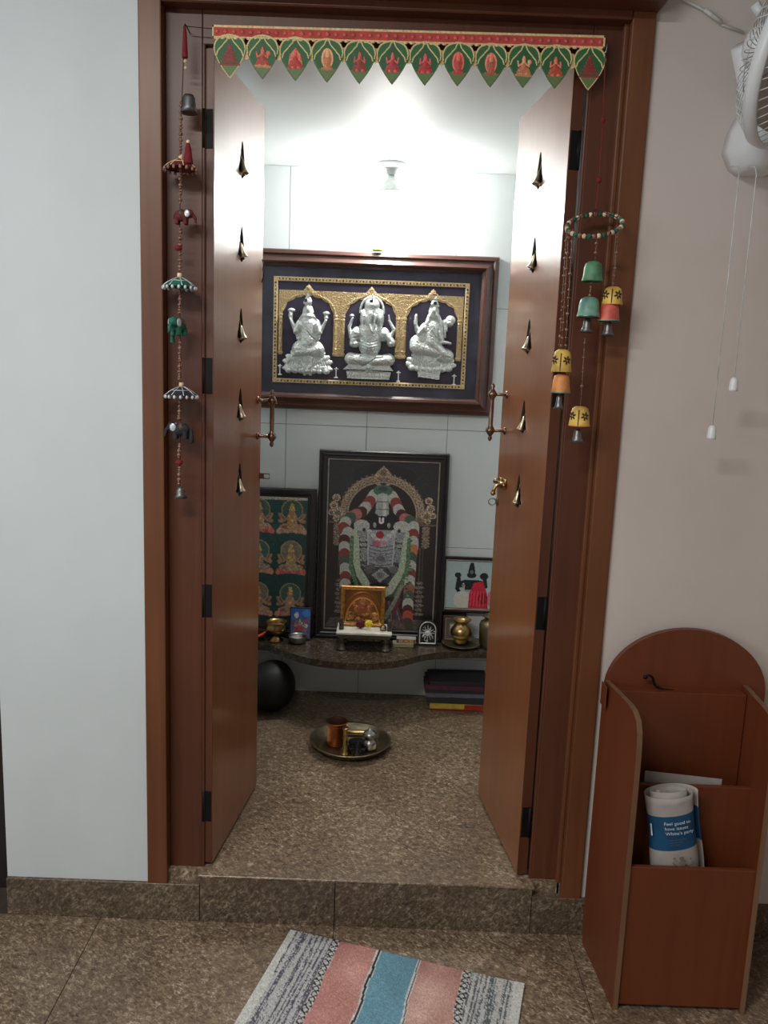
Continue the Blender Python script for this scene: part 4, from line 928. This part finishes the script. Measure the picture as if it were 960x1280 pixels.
def elephant(parent, mat, loc, s=1.0, side=-1):
    """small stuffed elephant with a rug on its back, walking towards side"""
    bm = B()
    ball(bm, (0, 0, 0), (.017, .0115, .013), 14, 10); ball(bm, (side*.018, 0, .005), (.009, .009, .0095), 12, 9)
    for x in (-.010, .009):
        for y in (-.006, .006): tube(bm, [(x, y, -.004), (x, y, -.019)], [.0052, .0046], 8)
    tube(bm, [(side*.024, 0, .003), (side*.030, 0, -.004), (side*.031, 0, -.012), (side*.034, 0, -.015)], [.0045, .0038, .003, .0022], 8)
    tube(bm, [(-side*.016, 0, .002), (-side*.020, 0, -.010)], [.002, .0012], 6)
    for v in bm.verts: v.co *= s
    e = remeshed('elephant', bm, mat, parent, .0012, loc)
    bm = B()
    for y in (-.0095, .0095): ball(bm, (side*.014*s, y*s, .004*s), (.0065*s, .002*s, .008*s), 10, 6)
    obj('ear', bm, M['mirror'], e)
    bm = B(); ball(bm, (-side*.001*s, 0, .0035*s), (.0085*s, .0125*s, .011*s), 12, 8); obj('saddle_cloth', bm, M['darkcarve'], e)
    return e
def parasol(parent, mat, z, x, r=.037, h=.020):
    bm = B()
    sc = lambda k, zz: 1-.06*(k % 4 == 0)
    prof = [(.005, 0), (.010, -.002), (.020, -.007), (.030, -.014), (r, -h)]
    lathe(bm, prof, 32, (x, 0, z), wob=sc); lathe(bm, [(r, -h), (r*.98, -h-.001), (.028, -.0155), (.005, -.002)], 32, (x, 0, z), wob=sc)
    u = obj('parasol', bm, mat, parent)
    bm = B()
    for k in range(8):
        a = 2*PI*(k+.5)/8; c, n = math.cos(a), math.sin(a)
        tube(bm, [(x+q*c, q*n, z+dz+.0008) for q, dz in ((.006, -.0006), (.016, -.0050), (.026, -.0110), (r, -h))], .0011, 5)
    tube(bm, [(x+.022*math.cos(2*PI*k/32), .022*math.sin(2*PI*k/32), z-.0078) for k in range(32)], .0009, 5, closed=True)
    obj('braid_rib', bm, M['mirror'] if mat is not M['maroon'] else M['cream'], u)
    bm = B()
    for k in range(16):
        a = 2*PI*(k+.5)/16; ball(bm, (x+r*.985*math.cos(a), r*.985*math.sin(a), z-h-.003), (.0036, .0036, .0048), 7, 5)
    tag(obj('fringe', bm, M['mirror'] if mat is not M['maroon'] else M['beadmix'], u), kind='stuff')
    bm = B(); lathe(bm, [(0, 0), (.0052, 0), (.0056, .006), (.0048, .011), (0, .011)], 12, (x, 0, z-.001)); obj('cap_bead', bm, M['beadwhite'], u)
    return u
def beads(bm, p, q, r, n, tj=.35):
    p, q = Vector(p), Vector(q)
    for k in range(n):
        rr = r*(1+tj*math.sin(k*2.7)); ball(bm, p.lerp(q, (k+.5)/n), (rr, rr, rr*.85), 6, 5)
def tassel(parent, name, mat, x, y, z0, z1, r):
    bm = B(); lathe(bm, [(0, 0), (r*.35, -.001), (r*.45, -.006), (r*.6, -.010), (r, (z1-z0)*.95), (r*.9, z1-z0), (0, z1-z0)], 14, (x, y, z0), wob=lambda k, z: 1+.12*(k % 2))
    return obj(name, bm, mat, parent)
# --- left: string of parasols and elephants
HY = -.012
lh = thing('elephant_string', 'long string of three cloth parasols and small elephants hanging on the left door jamb', 'door hanging', (-.470, HY, 2.157))
zz = lambda z: z-2.157
bm = B(); tube(bm, [(.008, .046, 0), (.008, .02, .002), (.008, .004, .001), (.006, .0, -.008), (.009, .001, -.014)], .0014, 6); obj('hook', bm, M['black'], lh)
bm = B(); tube(bm, [(.008, 0, -.008), (.004, 0, zz(2.05)), (-.001, 0, zz(1.95)), (-.003, 0, zz(1.8)), (-.005, 0, zz(1.62)), (-.003, 0, zz(1.4)), (-.006, 0, zz(1.15))], .0011, 5); obj('cord', bm, M['thread'], lh)
tassel(lh, 'tassel', M['redcloth'], .009, -.002, zz(2.152), zz(2.088), .006)
bm = B(); ball(bm, (.010, -.002, zz(2.081)), .0042); ball(bm, (.011, -.002, zz(2.068)), .004); obj('bead', bm, M['beadwhite'], lh)
bm = B(); lathe(bm, [(0, .040), (.010, .038), (.014, .030), (.015, .012), (.019, 0), (.017, .001), (0, .02)], 18, (.017, 0, zz(1.976))); obj('bell', bm, M['greymetal'], lh)
tassel(lh, 'tassel', M['redcloth'], .018, -.012, zz(1.912), zz(1.868), .010)
bm = B(); ball(bm, (.018, -.012, zz(1.914)), .0044); obj('bead', bm, M['beadwhite'], lh)
for z0, z1, n in ((2.0, 1.885, 16), (1.86, 1.785, 10), (1.735, 1.64, 12), (1.60, 1.545, 7), (1.49, 1.395, 14), (1.355, 1.305, 7), (1.25, 1.215, 5), (1.195, 1.152, 6)):
    bm = B(); x0 = .0+(z0-2.0)*.008; beads(bm, (x0, -.001, zz(z0)), (x0-.002, -.001, zz(z1)), .0040, n+2); tag(obj('bead_run', bm, M['beadmix'], lh), kind='stuff')
parasol(lh, M['maroon'], zz(1.880), -.001); parasol(lh, M['greencloth'], zz(1.626), -.005); parasol(lh, M['blackcloth'], zz(1.381), -.002)
elephant(lh, M['maroon'], (.001, -.002, zz(1.760)), 1.0, 1); e = elephant(lh, M['greencloth'], (-.006, -.004, zz(1.520)), 1.25, -1); e.rotation_euler = (0, 0, 1.25)
elephant(lh, M['blackcloth'], (-.002, -.002, zz(1.283)), 1.2, -1)
tassel(lh, 'tassel', M['blackcloth'], .022, -.004, zz(1.290), zz(1.252), .006); tassel(lh, 'tassel', M['greencloth'], -.020, -.006, zz(1.512), zz(1.480), .005)
for z in (1.690, 1.205):
    bm = B(); ball(bm, (-.007, -.002, zz(z)), (.009, .009, .0065), 10, 7); obj('red_bead', bm, M['redcloth'], lh)
bm = B(); lathe(bm, [(0, .028), (.007, .026), (.010, .018), (.011, .008), (.017, 0), (.015, .001), (0, .012)], 18, (-.005, 0, zz(1.120))); obj('bell', bm, M['greymetal'], lh)

# --- right: beaded hoop with painted bells
rh = thing('bell_mobile', 'beaded hoop with strings of painted clay bells hanging on the right door jamb', 'door hanging', (.447, -.050, 1.768))
zz = lambda z: z-1.768
bm = B(); tube(bm, [(.004, .084, zz(2.163)), (.005, .066, zz(2.166)), (.011, .060, zz(2.158)), (.010, .060, zz(2.144)), (.005, .060, zz(2.136))], .0022, 7); obj('hook', bm, M['steel'], rh)
bm = B(); tube(bm, [(.008, .060, zz(2.14)), (.003, .03, zz(2.10)), (.003, .01, zz(1.99)), (.002, 0, zz(1.87)), (.0, 0, zz(1.80)), (.0, 0, 0)], .0011, 5); obj('cord', bm, M['redthread'], rh)
for p, r in (((.003, .009, zz(1.988)), (.005, .005, .008)), ((.002, 0, zz(1.862)), (.006, .006, .007))): obj('red_bead', ball(B(), p, r, 8, 6), M['redcloth'], rh)
RXr = .060
# the hoop hangs tilted, front edge down
hp = lambda a: (RXr*math.cos(a), .045*math.sin(a), .030*math.sin(a)+.010*math.cos(a))
bm = B(); tube(bm, [hp(a) for a in np.linspace(0, 2*PI, 40, endpoint=False)], .0034, 7, closed=True); hoop = obj('hoop', bm, M['ringdark'], rh)
for nm, mt, off in (('light_bead', 'beadwhite', 0), ('green_bead', 'greencloth', 1), ('brown_bead', 'beadmix', 2)):
    bm = B()
    for k in range(off, 36, 3): p = hp(2*PI*k/36); ball(bm, p, .0056, 7, 5)
    tag(obj(nm, bm, M[mt], hoop), kind='stuff')
bm = B()
for a in (.3, 2.2, 4.0, 5.4): tube(bm, [(0, 0, .034), hp(a)], .0008, 4)
obj('hoop_cord', bm, M['thread'], rh)
def clay(x, y, z0, z1, r, mat, flowers=0, rim=None):
    h = z1-z0
    bm = B(); lathe(bm, [(0, h), (r*.5, h*.99), (r*.80, h*.88), (r*.92, h*.65), (r*.97, h*.3), (r*1.06, .002), (r*1.04, 0), (r*.9, .001), (0, h*.7)], 22, (x, y, z0)); b = obj('painted_bell', bm, M[mat], rh)
    bm = B(); lathe(bm, [(r*.975, .006), (r*1.075, .001), (r*1.07, -.0015), (r*.95, -.001)], 22, (x, y, z0)); obj('rim', bm, M[rim or mat], b)
    if flowers:
        bm = B()
        for ph in ([-PI/2+.35, -PI/2-1.1] if flowers else []):
            for k in range(6):
                a = k*PI/3+.3
                for q, rr in ((.0035, .0016), (.0058, .0023), (.0082, .0018)):
                    an = ph+q*math.cos(a)/(r*.95); ball(bm, (x+r*.965*math.cos(an), y+r*.965*math.sin(an), z0+h*.5+q*math.sin(a)), (rr, .0014, rr), 6, 4)
        for q in range(8): an = -PI/2-.35; ball(bm, (x+r*(1.04-.1*q/8)*math.cos(an), y+r*(1.04-.1*q/8)*math.sin(an), z0+h*(.05+.1*q)), (.0012, .0012, .004), 5, 4)
        obj('flower_motif', bm, M['ink'], b)
    return b
def brassbell(x, y, z0, z1, r):
    h = z1-z0; bm = B(); lathe(bm, [(0, h), (r*.3, h*.97), (r*.5, h*.85), (r*.58, h*.5), (r*.7, h*.25), (r, 0), (r*.9, .0008), (0, h*.4)], 18, (x, y, z0)); return obj('metal_bell', bm, M['greymetal'], rh)
def string(pts, nb):
    bm = B(); tube(bm, pts, .0011, 5); beads(bm, pts[0], pts[-1], .0030, nb); tag(obj('bead_string', bm, M['beadmix'], rh), kind='stuff')
string([(-.003, -.042, .0-.030), (.0, -.03, zz(1.69))], 5); string([(.0, -.012, zz(1.648)), (-.002, -.014, zz(1.612))], 4)
clay(.002, -.010, zz(1.648), zz(1.690), .0215, 'bellgreen'); clay(-.002, -.014, zz(1.570), zz(1.613), .0235, 'bellteal', 0, 'greymetal'); brassbell(-.003, -.014, zz(1.536), zz(1.568), .0155)
string([(.052, -.005, .0), (.050, -.006, zz(1.637))], 8)
clay(.051, -.006, zz(1.600), zz(1.638), .0215, 'bellyellow', 1); clay(.046, -.007, zz(1.564), zz(1.604), .0225, 'bellred', 0, 'bellteal'); brassbell(.046, -.007, zz(1.531), zz(1.563), .0155)
string([(-.057, -.004, -.004), (-.054, -.006, zz(1.498))], 16); string([(-.050, -.012, -.012), (-.046, -.010, zz(1.498))], 15); string([(-.060, .004, -.006), (-.058, -.002, zz(1.498))], 14)
clay(-.051, -.006, zz(1.449), zz(1.498), .0215, 'bellyellow', 1); clay(-.049, -.006, zz(1.402), zz(1.444), .0205, 'bellorange', 0, 'bellteal'); brassbell(-.051, -.006, zz(1.364), zz(1.398), .0125)
string([(-.002, .0, zz(1.53)), (-.001, -.004, zz(1.37))], 5)
clay(-.001, -.004, zz(1.329), zz(1.373), .0225, 'bellyellow', 1, 'bellorange'); brassbell(-.003, -.004, zz(1.291), zz(1.322), .0165)

# ------------------------------------------------------------------ wall fan at the upper right
FC = Vector((.788, -.185, 2.082)); FR = .172
A_, B_ = math.radians(50), math.radians(20)
fnv = Vector((math.sin(A_)*math.cos(B_), -math.cos(A_)*math.cos(B_), -math.sin(B_)))
fan = thing('wall_fan', 'white wall mounted fan with wire guard at the upper right, tilted downward', 'fan', (.775, .008, 1.95))
L0 = Vector((.775, .008, 1.95))
ux = Vector((0, 0, 1)).cross(fnv).normalized(); uy = fnv.cross(ux).normalized()
P3 = lambda x, y, d: (FC-L0)+ux*x+uy*y+fnv*d
# wall housing, lofted
bm = B(); secs = [(-.055, .018, .045, .062), (-.045, .034, .050, .085), (-.01, .052, .056, .105), (.030, .046, .056, .110), (.060, .032, .050, .095), (.085, .016, .040, .07)]
rings = []
for z, wl, wr, dp in secs:
    xc = .008
    pts = [(xc-wl, 0), (xc-wl*.98, -dp*.35), (xc-wl*.72, -dp*.75), (xc-wl*.25, -dp*.98), (xc+wr*.3, -dp), (xc+wr*.8, -dp*.9), (xc+wr, -dp*.4), (xc+wr, 0)]
    rings.append([bm.verts.new((x, y, z)) for x, y in pts])
for a, b in zip(rings, rings[1:]):
    for k in range(len(a)): k2 = (k+1) % len(a); f = bm.faces.new((a[k], a[k2], b[k2], b[k])); f.smooth = True
bm.faces.new(rings[0][::-1]); bm.faces.new(rings[-1])
bmesh.ops.recalc_face_normals(bm, faces=bm.faces)
obj('wall_housing', bm, M['white_plastic'], fan)
def onaxis(prof, seg=28):
    bm = B(); rr = []
    for r, d in prof:
        rr.append([bm.verts.new(P3(r*math.cos(2*PI*k/seg), r*math.sin(2*PI*k/seg), d)) for k in range(seg)] if r > 1e-6 else [bm.verts.new(P3(0, 0, d))])
    for a, b in zip(rr, rr[1:]):
        for k in range(seg):
            k2 = (k+1) % seg
            if len(a) == 1: f = bm.faces.new((a[0], b[k], b[k2]))
            elif len(b) == 1: f = bm.faces.new((a[k], b[0], a[k2]))
            else: f = bm.faces.new((a[k], b[k], b[k2], a[k2]))
            f.smooth = True
    bmesh.ops.recalc_face_normals(bm, faces=bm.faces); return bm
obj('motor_housing', onaxis([(0, -.105), (.028, -.102), (.040, -.09), (.045, -.07), (.04, -.05), (0, -.05)]), M['white_plastic'], fan)
bm = B(); tube(bm, [P3(0, 0, -.11), Vector((.0, -.07, .06)), Vector((.01, -.06, .02))], [.028, .03, .03], 12); obj('neck', bm, M['white_plastic'], fan, True)
obj('guard_rim', onaxis([(FR-.004, -.013), (FR+.003, -.013), (FR+.005, 0), (FR+.003, .013), (FR-.004, .013), (FR-.004, -.013)], 56), M['white_plastic'], fan)
def guard(sgn, dep, n, twist):
    bm = B()
    for k in range(n):
        a0 = 2*PI*k/n; pts = []
        for q in np.linspace(0, 1, 8):
            r = .04+(FR-.042)*q; a = a0+twist*q; pts.append(P3(r*math.cos(a), r*math.sin(a), sgn*(.010+dep*math.sqrt(max(0, 1-q**2.2)))))
        tube(bm, pts, .0011, 4, cap=False)
    for r, d in ((.04, dep), (.10, dep*.82)): tube(bm, [P3(r*math.cos(t), r*math.sin(t), sgn*(.010+d)) for t in np.linspace(0, 2*PI, 30, endpoint=False)], .0014, 4, closed=True)
    return bm
obj('front_guard', guard(1, .055, 54, .55), M['white_wire'], fan, True); obj('rear_guard', guard(-1, .055, 54, -.2), M['white_wire'], fan, True)
obj('badge', onaxis([(0, .069), (.036, .068), (.041, .063), (.041, .058), (0, .058)]), M['white_plastic'], fan)
for k in range(3):
    a0 = 2*PI*k/3+.4; bm = B(); top, botm = [], []
    for q in np.linspace(0, 1, 7):
        r = .03+.115*q; hw = (.28+.55*math.sin(PI*min(1, q*.8+.1)))*.75
        row = []
        for e in (-1, -.33, .33, 1): row.append(P3(r*math.cos(a0+hw*e), r*math.sin(a0+hw*e), .022*e))
        top.append([bm.verts.new(p) for p in row]); botm.append([bm.verts.new(p-fnv*.002) for p in row])
    for A2, sg in ((top, 1), (botm, -1)):
        for ra, rb in zip(A2, A2[1:]):
            for j in range(3): f = bm.faces.new((ra[j], ra[j+1], rb[j+1], rb[j])[::sg]); f.smooth = True
    obj('blade', bm, M['bladegrey'], fan)
for x, zb_, dx in ((-.042, 1.325, 0), (-.005, 1.432, 0)):
    bm = B(); tube(bm, [(x, -.06, -.05), (x, -.095, -.058), (x, -.105, -.075), (x, -.105, zb_+.012-1.95)], .0011, 5); cd = obj('pull_cord', bm, M['white_wire'], fan)
    bm = B(); lathe(bm, [(0, .030), (.005, .030), (.0085, .024), (.0100, .004), (.0100, 0), (0, 0)], 14, (x, -.105, zb_-.012-1.95)); obj('cord_knob', bm, M['white_plastic'], cd)
bm = B(); tube(bm, [Vector((.722, -.115, 2.197))-L0, Vector((.733, -.115, 2.183))-L0, Vector((.748, -.117, 2.166))-L0], [.011, .011, .008], 4)
obj('guard_clip', bm, M['white_plastic'], fan)
bm = B(); tube(bm, [(.56, .003, 2.305), (.614, .002, 2.249), (.659, .001, 2.231), (.690, .002, 2.214), (.702, .003, 2.204), (.75, .003, 2.190)], .0028, 6); tube(bm, [(.660, -.001, 2.2305), (.700, -.001, 2.206)], .0045, 6)
tag(obj('cable', bm, M['cabledull'], None, True), 'thin pale cable tacked to the wall above and left of the fan', 'cable')

# ------------------------------------------------------------------ magazine rack in front of the right wall
rk = thing('magazine_rack', 'reddish wooden magazine rack with arched back standing by the right wall', 'rack', (.735, -.14, 0))
RX, RYo = .735, -.14
R_ = lambda x, y, z: (x-RX, y-RYo, z)
# side panels: profile in (y,z)
prof = [(-.030, 0), (-.254, 0), (-.252, .60), (-.250, .645), (-.246, .676), (-.234, .700), (-.212, .713), (-.180, .717), (-.030, .714)]
def side(xf, xb, th, name):
    bm = B(); A2, B2 = [], []
    for y, z in prof:
        t_ = (y+.030)/(-.224); x = xb+(xf-xb)*t_
        A2.append(bm.verts.new(R_(x, y, z))); B2.append(bm.verts.new(R_(x+th, y, z)))
    n = len(prof); edge = []
    f = bm.faces.new(A2); f2 = bm.faces.new(B2[::-1])
    for i in range(n):
        j = (i+1) % n; f = bm.faces.new((A2[i], B2[i], B2[j], A2[j])); f.material_index = 1
    bmesh.ops.recalc_face_normals(bm, faces=bm.faces)
    return obj(name, bm, [M['rack'], M['rackedge']], rk)
side(.580, .563, .012, 'side_panel'); side(.874, .900, .012, 'side_panel')
bm = B(); cx0, cx1 = .566, .958; cz = .690; hw = (cx1-cx0)/2
arch = [(cx0, 0.02), (cx1, 0.02), (cx1, cz)]+[(cx0+hw+hw*math.cos(a), cz+.158*math.sin(a)) for a in np.linspace(0, PI, 33)[1:-1]]+[(cx0, cz)]
prism(bm, [(x-RX, z) for x, z in arch], -.028-RYo, -.010-RYo); obj('arched_back', bm, M['rack'], rk)
def panel(name, xa, xb, y, z0, z1, th=.012, lean=.0):
    bm = B(); box(bm, xa-RX, xb-RX, y-RYo, y+th-RYo, z0, z1, .001)
    for v in bm.verts: v.co.y += lean*(v.co.z-z0)
    return obj(name, bm, M['rack'], rk)
panel('back_partition', .577, .894, -.070, .03, .703); panel('middle_partition', .583, .889, -.160, .03, .512); panel('front_panel', .5925, .8765, -.248, .010, .358)
bm = B(); box(bm, .590-RX, .880-RX, -.2355-RYo, -.0305-RYo, .012, .024); obj('bottom_board', bm, M['rackedge'], rk)
bm = B(); box(bm, .577-RX, .894-RX, -.0575-RYo, -.0285-RYo, .686, .7025); obj('top_ledge', bm, M['rack'], rk)
bm = B(); box(bm, .5555-RX, .5585-RX, -.072-RYo, -.030-RYo, .655, .711, .001); obj('repair_patch', bm, M['rack'], rk)
bm = B(); tube(bm, curve_pts([(.654, -.046, .729), (.662, -.050, .737), (.672, -.050, .730), (.680, -.048, .712), (.700, -.050, .703), (.725, -.050, .700), (.72, -.05, .69)], 30), .0032, 6); ball(bm, (.655, -.047, .731), (.006, .004, .005), 8, 6)
tag(obj('black_wire', bm, M['black'], None, True), 'short black wire poking out behind the top ledge of the rack', 'wire')
# folded white sheet in the upper pocket
bm = B()
for k, (dz, dy) in enumerate(((0, 0), (-.004, .003))):
    a = [bm.verts.new(p) for p in ((.645, -.128+dy, .14), (.822, -.135+dy, .14), (.825, -.140+dy, .522+dz), (.648, -.128+dy, .530+dz))]
    b = [bm.verts.new((v.co.x, v.co.y+.0012, v.co.z)) for v in a]
    bm.faces.new(a); bm.faces.new(b[::-1])
    for i in range(4): j = (i+1) % 4; bm.faces.new((a[i], b[i], b[j], a[j]))
tag(obj('paper_sheet', bm, M['sheet']), 'folded white paper sheet standing in the upper pocket of the rack', 'paper')
# rolled newspaper
npz = thing('newspaper', 'rolled newspaper with a blue printed band in the lower pocket of the rack', 'newspaper', (.722, -.1985, .292), (0, math.radians(-10), 0))
def roll_pt(u, v):
    """u along the spiral in turns from the outer edge, v height"""
    k = 1-.20*u; a = -PI/2+1.55+2*PI*u
    return Vector((.063*k*math.cos(a)*(1+.03*math.sin(v*30)), .0325*k*math.sin(a), v))
nU, nV = 150, 16; HN = .225
bm = B(); vs = {}
for i in range(nU+1):
    u = -.0+2.6*i/nU
    for j in range(nV+1):
        v = HN*j/nV+(.006*math.sin(u*5)+.010*u*(1 if j == nV else 0)*.5 if j == nV else 0)
        vs[i, j] = bm.verts.new(roll_pt(u, v))
for i in range(nU):
    for j in range(nV):
        f = bm.faces.new((vs[i, j], vs[i, j+1], vs[i+1, j+1], vs[i+1, j])); f.smooth = True
        zc_ = HN*(j+.5)/nV
        f.material_index = 1 if (i < nU*1.0/2.6 and .098 < zc_ < .186) else 0
o = obj('paper_roll', bm, [M['paper'], M['adblue']], npz)
sd = o.modifiers.new('thickness', 'SOLIDIFY'); sd.thickness = .0012; sd.offset = 1
def text_mesh(body, size):
    cu = bpy.data.curves.new('txt', 'FONT'); cu.body = body; cu.size = size; cu.space_character = 1.02
    tmp = bpy.data.objects.new('txt', cu); C.objects.link(tmp)
    me = bpy.data.meshes.new_from_object(tmp.evaluated_get(bpy.context.evaluated_depsgraph_get())); bm = bmesh.new(); bm.from_mesh(me)
    bpy.data.objects.remove(tmp); bpy.data.curves.remove(cu); bpy.data.meshes.remove(me); return bm
def on_roll(bm, x0, z0, off=.0016):
    bmesh.ops.triangulate(bm, faces=bm.faces)
    for v in bm.verts:
        x, z = v.co.x+x0, v.co.y+z0
        a = -PI/2+x/.061
        v.co = Vector(((.063+off)*math.cos(a), (.0325+off)*math.sin(a)-.0006, z))
    return bm
for k, tx in enumerate(('Feel good to', 'have issues', "White's party")):
    obj('headline', on_roll(text_mesh(tx, .0112), -.028+.001*k, .166-.0122*k), M['inkwhite'], npz)
obj('headline', on_roll(text_mesh('I', .044), -.066, .138), M['inkwhite'], npz)
for k in range(3):
    bm = B(); box(bm, 0, .034-.006*k, 0, .0012, 0, .0001); 
    for v in bm.verts: v.co = Vector((v.co.x, v.co.y, 0))
    obj('small_print', on_roll(bm, -.018, .128-.006*k), M['inkgrey'], npz)
bm = B()
for r, dx, dz in ((.0055, 0, 0), (.008, 0, -.012), (.003, -.016, .002), (.0035, -.018, -.010), (.003, .020, -.004)):
    vsn = [bm.verts.new((dx+r*math.cos(q), dz+r*.9*math.sin(q), 0)) for q in np.linspace(0, 2*PI, 12, endpoint=False)]; bm.faces.new(vsn)
obj('photo_print', on_roll(bm, .004, .082), M['inkgrey'], npz)
bm = B(); v4 = [bm.verts.new(p) for p in ((-.03, 0, 0), (.03, 0, 0), (.03, .003, 0), (-.03, .003, 0))]; bm.faces.new(v4); bmesh.ops.subdivide_edges(bm, edges=bm.edges, cuts=6, use_grid_fill=True)
obj('headline_rule', on_roll(bm, 0, .060), M['inkred'], npz)

# ------------------------------------------------------------------ striped cotton rug
rg = thing('striped_rug', 'woven cotton rug with pink, blue and grey stripes on the outer floor', 'rug', (-.185, -.030, .0), (0, 0, -math.atan2(.158, .563)))
g = Grid(-6, 0, 594, 520, 2.6, (190, 186, 180)); X, Y = g.X, g.Y
wob = 2.5*np.sin(Y/47)+1.5*np.sin(Y/19+1)+2.0*np.sin(Y/90+2)
x = X+wob
ns = rng.standard_normal(X.shape)
def zebra(m, a, tone, dark):
    st = np.cumsum(rng.standard_normal((1, X.shape[1])), 1); pat = np.sin(X/2.6+3*np.sin(X/13)+.9*np.sin(Y/60+X/9))+.55*np.sin(X/1.1+Y/150)
    streak = np.sin(Y/7+13*np.sin(X*1.7))*.35
    k = (pat+streak+.5*ns > .35)
    g.C[m & k] = dark; g.C[m & ~k] = tone
m = (x > 14) & (x < 116); zebra(m, 0, (182, 180, 180), (84, 84, 98))
m = (x > 470) & (x < 574); zebra(m, 0, (184, 182, 178), (86, 94, 100))
g.C[(x >= 574) | (x <= 14)] = (198, 198, 192)
for a, b in ((116, 134), (450, 470)):
    m = (x >= a) & (x < b); u = (x-a)/(b-a); vv = (Y/17.0) % 1.0
    g.C[m] = (196, 194, 190)
    dm = (np.abs(np.abs(u-.5)*2-np.abs(vv-.5)*2) < .24) & (u > .12) & (u < .88); dots = ((np.abs(u-.12) < .09) | (np.abs(u-.88) < .09)) & (vv < .45)
    g.C[m & (dm | dots)] = (40, 40, 46)
bl = rng.standard_normal((14, 16)); 
blot = np.zeros(X.shape)
for k in range(60): blot += rng.standard_normal()*np.exp(-((X-rng.uniform(0, 590))**2+(Y-rng.uniform(0, 520))**2)/(2*28.0**2))
m = (x >= 134) & (x < 231); g.C[m] = np.array((184, 130, 121))*(1+.05*blot[m])[:, None]+np.array((6, 10, 10))*blot[m][:, None]
m = (x >= 345) & (x < 450); g.C[m] = np.array((188, 145, 134))*(1+.05*blot[m])[:, None]+np.array((4, 9, 9))*blot[m][:, None]
m = (x >= 243) & (x < 336); g.C[m] = np.array((106, 150, 168))*(1+.04*blot[m])[:, None]
for a, b in ((231, 243), (336, 345)):
    m = (x >= a) & (x < b); g.C[m] = (202, 202, 198); mm = (x >= a+4) & (x < b-2.5); g.C[mm] = (30, 34, 42)
g.speckle(.07)
g.H = 1.0+.8*np.sin(Y*1.3)*.3+.25*ns+2.0*np.clip(np.sin(X/75)+.5*np.sin(X/31+1), 0, 2)*np.exp(-Y/60.0)
cloth = g.build('woven_cloth', M['weave'], rg, 0, 0, .001, .0035, .0)
cloth.rotation_euler = (-PI/2, 0, 0); cloth.location = (0, 0, .0042)
